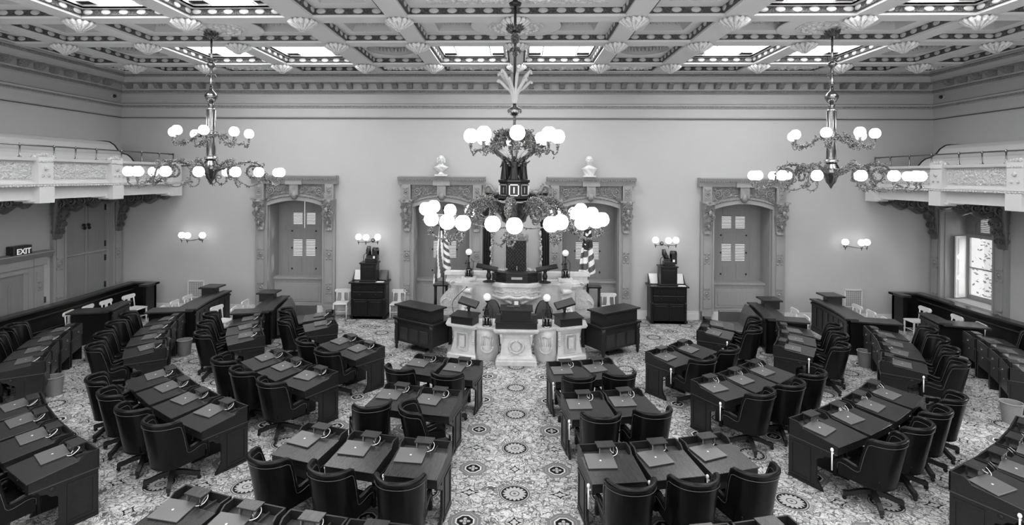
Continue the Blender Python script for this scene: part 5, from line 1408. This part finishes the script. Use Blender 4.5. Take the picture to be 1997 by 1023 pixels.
for (bn,side),rows in BL.items():
    for ri,angs in enumerate(rows):
        cy,rl,rn=ROWSP[ri]
        for k,adeg in enumerate(angs):
            a=R_(adeg); P=Vector((.03+rl*sin(a),cy-rl*cos(a),0)); u=Vector((-sin(a),cos(a),0)); r=Vector((cos(a),sin(a),0))
            # the desk sits a hand to the right of its laptop
            C=P+r*.127-u*.02; rz=a+R_(1.0)
            pos='%s the %s'%(['closest to','second from','third from','fourth from'][k],'centre aisle' )
            where='%s, %s, %s the centre aisle'%(rn,bn,['closest to','second from','third from','fourth from'][k]) if 'middle' in bn or 'far' in bn else '%s %s, %s the aisle'%(rn,bn,['next to','second from','third from','fourth from'][k])
            place(desk0,C.x,C.y,0,rz,'dark wooden desk, '+where,'legislators desks')
            lp=place(lap0,P.x,P.y,.7795,rz+R_(rj.uniform(-9,9)),'closed grey laptop, '+where,'laptops on the desks')
            if ri==3 and 'centre aisle' in bn and 'block' not in bn: continue
            dr,dx,dy=CH.get((bn,ri,k),(R_(rj.uniform(-10,10)),rj.uniform(-.03,.03),rj.uniform(-.02,.03)))
            q=C-u*(.62+dy)+r*dx
            place(chr0,q.x,q.y,0,rz+dr,'dark leather armchair, '+where,'leather swivel armchairs')

# ---- curved press bars, rails, sofas
def bar(s,cy,r0,r1,rret,a0,a1,label,zt=.90):
    A0,A1=s*R_(a0),s*R_(a1); c=(0,cy)
    P=lambda r,a:(r*sin(a),cy-r*cos(a))
    o0=P((r0+r1)/2,(A0+A1)/2); t=thing('curved_press_bar',label,'counter',(o0[0],o0[1],0))
    def Lc(mb): mb.v=[(x-o0[0],y-o0[1],z_) for x,y,z_ in mb.v]; return mb
    m=MB().ring(r0+.03,r0+.09,A0,A1,0,zt-.03,c,20)
    da=(A1-A0)/abs(A1-A0)
    m.ring(r0+.03,rret,A0,A0+da*.05/r0*1.0,0,zt-.03,c,2)
    m.ring(r0,r0+.10,A0,A1,zt-.12,zt-.06,c,20).ring(r0+.01,r0+.07,A0,A1,0,.12,c,20)
    obj('curved_front',Lc(m),'bar_wood',t)
    m=MB(); k=max(3,int(abs(A1-A0)*r0/.30))
    for i in range(k):
        b0=A0+(A1-A0)*(i+.12)/k; b1=A0+(A1-A0)*(i+.88)/k; m.ring(r0+.018,r0+.032,b0,b1,.17,zt-.17,c,3)
    obj('front_panels',Lc(m),'desk_wood',t)
    m=MB().ring(r0+.2,r1,A0,A1,zt-.03,zt,c,20).ring(r0+.05,rret+.04,A0-da*.02,A0+da*.34/r0,zt-.03,zt+.005,c,4)
    obj('deck',Lc(m),'desk_top_wood',t)
    m=MB().ring(r0-.04,r0+.24,A0-da*.012,A1,zt-.01,zt+.04,c,24)
    if rret-r1>.3 and r0<10: m.ring(r0+.30,r0+.84,A1-da*.30/r0,A1+da*.03,zt+.12,zt+.17,c,4).ring(r0+.36,r0+.78,A1-da*.24/r0,A1,zt-.1,zt+.14,c,3)
    obj('top_rim',Lc(m),'desk_top_wood',t,bev=.01)
    m=MB()
    for aa in (A0+da*.015,A1-da*.02): m.ring(r1-.08,r1-.02,aa-.004,aa+.004,0,zt-.03,c,1)
    m.ring(rret-.07,rret,A0+da*.25/r0,A0+da*.33/r0,0,zt-.03,c,1)
    obj('leg',Lc(m),'bar_wood',t)
    return t
for s,nm in ((-1,'left'),(1,'right')):
    bar(s,16.03,6.70,7.22,7.66,74.0,88.5,'dark curved press counter behind the leather sofa, innermost of three on the %s'%nm)
    bar(s,16.38,8.78,9.32,9.92,75.7,90.5,'dark curved press counter with upright panels, middle of three on the %s'%nm)
    bar(s,16.84,11.0,11.35,11.95,75.0,80.0,'short dark press counter nearest the %s wall, in front of white chairs'%nm)
    # perimeter rail
    pts=[(12.45,6),(12.45,9),(12.32,11),(12.2,12.8),(12.16,14.5),(12.26,16.2),(12.10,16.9),(11.47,16.98)]
    pc=catm([(x,y,0) for x,y in pts[:6]],6)+[Vector((12.26,16.95,0))]
    t=thing('perimeter_rail','long dark wooden curved rail along the %s wall behind the rear desks'%nm,'rail',(s*12.2,13,0))
    def strip(mb,d0,d1,z0,z1):
        vs=[];fs=[]
        for i,A in enumerate(pc):
            d=(pc[min(i+1,len(pc)-1)]-pc[max(i-1,0)]).normalized(); n_=Vector((d.y,-d.x,0))
            for dd,zz in ((d0,z0),(d1,z0),(d1,z1),(d0,z1)): v=A-n_*dd; vs.append((s*v.x-s*12.2,v.y-13,zz))
        for i in range(len(pc)-1):
            for k in range(4): a=i*4+k; b=i*4+(k+1)%4; fs.append((a,b,b+4,a+4))
        fs.append((3,2,1,0)); e=(len(pc)-1)*4; fs.append((e,e+1,e+2,e+3))
        return mb.add(vs,fs if s<0 else [tuple(reversed(f)) for f in fs])
    m=strip(MB(),-.05,.05,0,1.0); m.box(*sorted((s*(12.25-12.2),s*(11.49-12.2))),16.88-13,16.98-13,0,1.0); m.box(*sorted((s*(11.49-12.2),s*(11.61-12.2))),16.5-13,16.98-13,0,1.0)
    obj('rail_panelling',m,'bar_wood',t)
    m=strip(MB(),-.13,.16,1.0,1.06); strip(m,-.02,.10,.82,.86); strip(m,-.02,.09,.45,.48); m.box(*sorted((s*(12.36-12.2),s*(11.40-12.2))),16.80-13,17.02-13,.998,1.063).box(*sorted((s*(11.40-12.2),s*(11.68-12.2))),16.42-13,17.0-13,.996,1.066)
    obj('rail_cap',m,'desk_top_wood',t,bev=.01)
    # sofa
    A0,A1=s*R_(78.5),s*R_(87.5); c=(0,16.0); ox=s*6.1; oy=15.1
    t=thing('leather_sofa','dark grey leather sofa curving along the innermost %s press counter'%nm,'sofa',(ox,oy,0))
    Ls=lambda mb:L(mb,ox,oy)
    obj('sofa_seat',Ls(MB().ring(5.85,6.45,A0,A1,.12,.40,c,10)),'leather_grey',t,bev=.02)
    def fs_(u,v,A0=A0,A1=A1):
        a=A0+(A1-A0)*u; top=.92-.10*(1-u)**2; r=6.34+.22*v**.8-.03*sin(PI*v); return (r*sin(a),16.0-r*cos(a),.38+(top-.38)*v)
    g=MB().grid(fs_,16,10)
    if s>0: g.f=[tuple(reversed(f)) for f in g.f]
    m=MB().add(g.v,g.f,True).ring(6.555,6.66,A0,A1,.10,.80,c,10)
    def fb_(u,v,A0=A0,A1=A1):
        a=A0+(A1-A0)*u; top=.92-.10*(1-u)**2; r=6.56+.10*v; return (r*sin(a),16.0-r*cos(a),top-.12*v*v)
    m.grid(fb_,16,4)
    obj('sofa_back',Ls(m),'leather_grey',t)
    m=MB().ring(5.85,6.45,A1,A1+s*.02,.0,.70,c,2); obj('sofa_arm',Ls(m),'leather_grey',t,bev=.02)
    for rr_ in (5.95,6.5):
        for aa in (A0+s*.02,A1-s*.02): m=MB(); m.lathe([(.03,0),(.03,.12)],10,(rr_*sin(aa),16.0-rr_*cos(aa),0)); obj('leg',Ls(m),'bar_wood',t)
# ---- white painted chairs
def make_white():
    t=thing('white_wooden_chair','x','chair')
    obj('seat',MB().box(-.22,.22,-.20,.22,.44,.475).box(-.20,.20,-.18,.20,.475,.485),'white_paint',t,bev=.01)
    b=MB().box(-.19,.19,-.245,-.215,.74,.86)
    for s in (-1,1): b.lathe([(.05,-.02),(.06,0),(.05,.02)],14,M=T(s*.20,-.23,.80)@Matrix.Rotation(PI/2,4,'X')); b.lathe([(.02,-.03),(.02,.03)],8,M=T(s*.20,-.23,.80)@Matrix.Rotation(PI/2,4,'X'))
    obj('crest_rail',b,'white_paint',t)
    obj('back_splat',MB().prism([(-.07,.48),(.07,.48),(.045,.56),(.045,.75),(-.045,.75),(-.045,.56)],-.23,-.21,'y'),'white_paint',t)
    for s in (-1,1): obj('back_post',MB().tube([(s*.19,-.19,.47),(s*.18,-.22,.78)],.017,8),'white_paint',t)
    for x in (-.19,.19):
        for y in (-.17,.18): obj('leg',MB().lathe([(.016,0),(.02,.1),(.017,.16),(.026,.19),(.02,.22),(.026,.36),(.022,.44)],10,(x*1.05,y*1.05,0)),'white_paint',t)
    obj('stretcher',MB().tube([(-.2,.18,.22),(.2,.18,.22)],.010,6).tube([(-.2,-.17,.16),(.2,-.17,.16)],.010,6).tube([(-.2,-.17,.2),(-.2,.18,.2)],.010,6).tube([(.2,-.17,.2),(.2,.18,.2)],.010,6),'white_paint',t)
    return t
wh0=make_white(); register(wh0)
place(wh0,-5.52,17.05,0,PI+.1,'white painted chair left of the left machine cabinet by the back wall','white chairs')
place(wh0,-3.72,17.08,0,PI,'white painted chair between the left machine cabinet and inner left door','white chairs')
place(wh0,2.92,16.95,0,PI,'white painted chair by the inner right door behind the flag stand','white chairs')
for s,nm in ((-1,'left'),(1,'right')):
    for k,(x,y) in enumerate(((11.62,14.05),(11.62,14.68),(11.60,15.30),(11.45,15.98)) if s<0 else ((11.62,14.25),(11.62,15.0),(11.45,15.9))):
        place(wh0,s*x,y,0,s*R_(90-14+6*k),'white chair between the %s perimeter rail and short counter, %s from the camera'%(nm,ORD[k] if k else 'first'),'white chairs')
    for k,(a,r_) in enumerate(((79.5,9.66),(84,9.66),(88,9.66))):
        x,y=r_*sin(R_(a)),16.38-r_*cos(R_(a)); place(wh0,s*x,y,0,s*R_(a),'white chair behind the middle %s press counter, %s from the camera'%(nm,ORD[k] if k else 'first'),'white chairs')
    for k,(a,r_) in enumerate(((80,7.62),(86,7.62))):
        x,y=r_*sin(R_(a)),16.03-r_*cos(R_(a)); place(wh0,s*x,y,0,s*R_(a),'white chair behind the innermost %s press counter, %s from the camera'%(nm,ORD[k] if k else 'first'),'white chairs')
# the one pulled out into the gap, with a dark seat
place(wh0,-8.05,14.75,0,R_(-100),'white chair standing in the gap between inner and middle left press counters','white chairs')
# ---- spindle-back armchairs behind the clerk desk
def make_windsor(tall):
    t=thing('spindle_armchair','x','chair'); h=1.20 if tall else .95
    obj('seat',MB().lathe([(.22,.42),(.25,.44),(.24,.47),(.001,.455)],24,sx=1.05,cap=True),'bar_wood',t)
    hoop=[(.30*cos(a),-.02-.22*sin(a),.70) for a in [-.5+ (PI+1.0)*i/24 for i in range(25)]]
    b=MB().tube(hoop,.016,7)
    for i in range(3,22,2): p=hoop[i]; b.tube([(p[0]*.78,p[1]*.85,.46),p],.008,6)
    obj('arm_hoop',b,'bar_wood',t)
    if tall:
        arch=[(.23*cos(a),-.20-.02*sin(a),.70+.50*sin(a)) for a in [PI*i/18 for i in range(19)]]
        obj('arched_back',MB().tube(arch,.016,7),'bar_wood',t)
        poly=[(x*.92,z_) for x,y,z_ in arch]; obj('back_cushion',MB().prism(poly,-.215,-.185,'y'),'leather_grey',t)
    for x in (-.17,.17):
        for y in (-.15,.15): obj('leg',MB().tube([(x*1.2,y*1.3,0),(x,y,.43)],[.014,.022],8),'bar_wood',t)
    return t
w1=make_windsor(True); register(w1); w2=make_windsor(False); register(w2)
# they face the camera side of the desk
place(w1,-.62,14.30,0,PI-.15,'spindle armchair with tall arched cushioned back, left of the reading desk','spindle armchairs')
place(w1,.79,14.30,0,PI+.15,'spindle armchair with tall arched cushioned back, right of the reading desk','spindle armchairs')
place(w2,-1.12,14.22,0,PI-.4,'low hoop-back spindle armchair behind the left wing of the marble desk','spindle armchairs')
place(w2,1.30,14.22,0,PI+.4,'low hoop-back spindle armchair behind the right wing of the marble desk','spindle armchairs')
# ---- waste baskets
bk=thing('waste_basket','x','basket'); b=MB()
def fb(u,v): a=2*PI*u; r=(.13+.04*v)*(1+.025*sin(a*16+PI*round(v*14))); return (r*cos(a),r*sin(a),.37*v)
b.grid(fb,64,14); g=MB().grid(lambda u,v:tuple((q*.93 if i<2 else q+.01) for i,q in enumerate(fb(u,v))),32,3); g.f=[tuple(reversed(f)) for f in g.f]; b.add(g.v,g.f,True)
obj('woven_body',b,'basket_weave',bk); obj('rim',MB().tube([(.172*cos(2*PI*i/28),.172*sin(2*PI*i/28),.37) for i in range(28)],.012,6,closed=True),'basket_weave',bk); obj('basket_floor',MB().lathe([(.125,.01),(.125,.02)],20),'basket_weave',bk)
register(bk)
for x,y,lab in ((-10.15,12.72,'woven waste basket in front of the rear row of the far left block'),(-8.24,13.28,'woven waste basket by the third row of the far left block'),(-9.35,10.72,'woven waste basket at the aisle end of the far left rear row'),
    (8.42,13.32,'woven waste basket by the third row of the far right block'),(10.30,12.95,'woven waste basket in front of the rear row of the far right block'),(9.25,10.40,'woven waste basket in the right aisle beyond the rear right middle block')):
    place(bk,x,y,0,0,lab,'woven waste baskets')
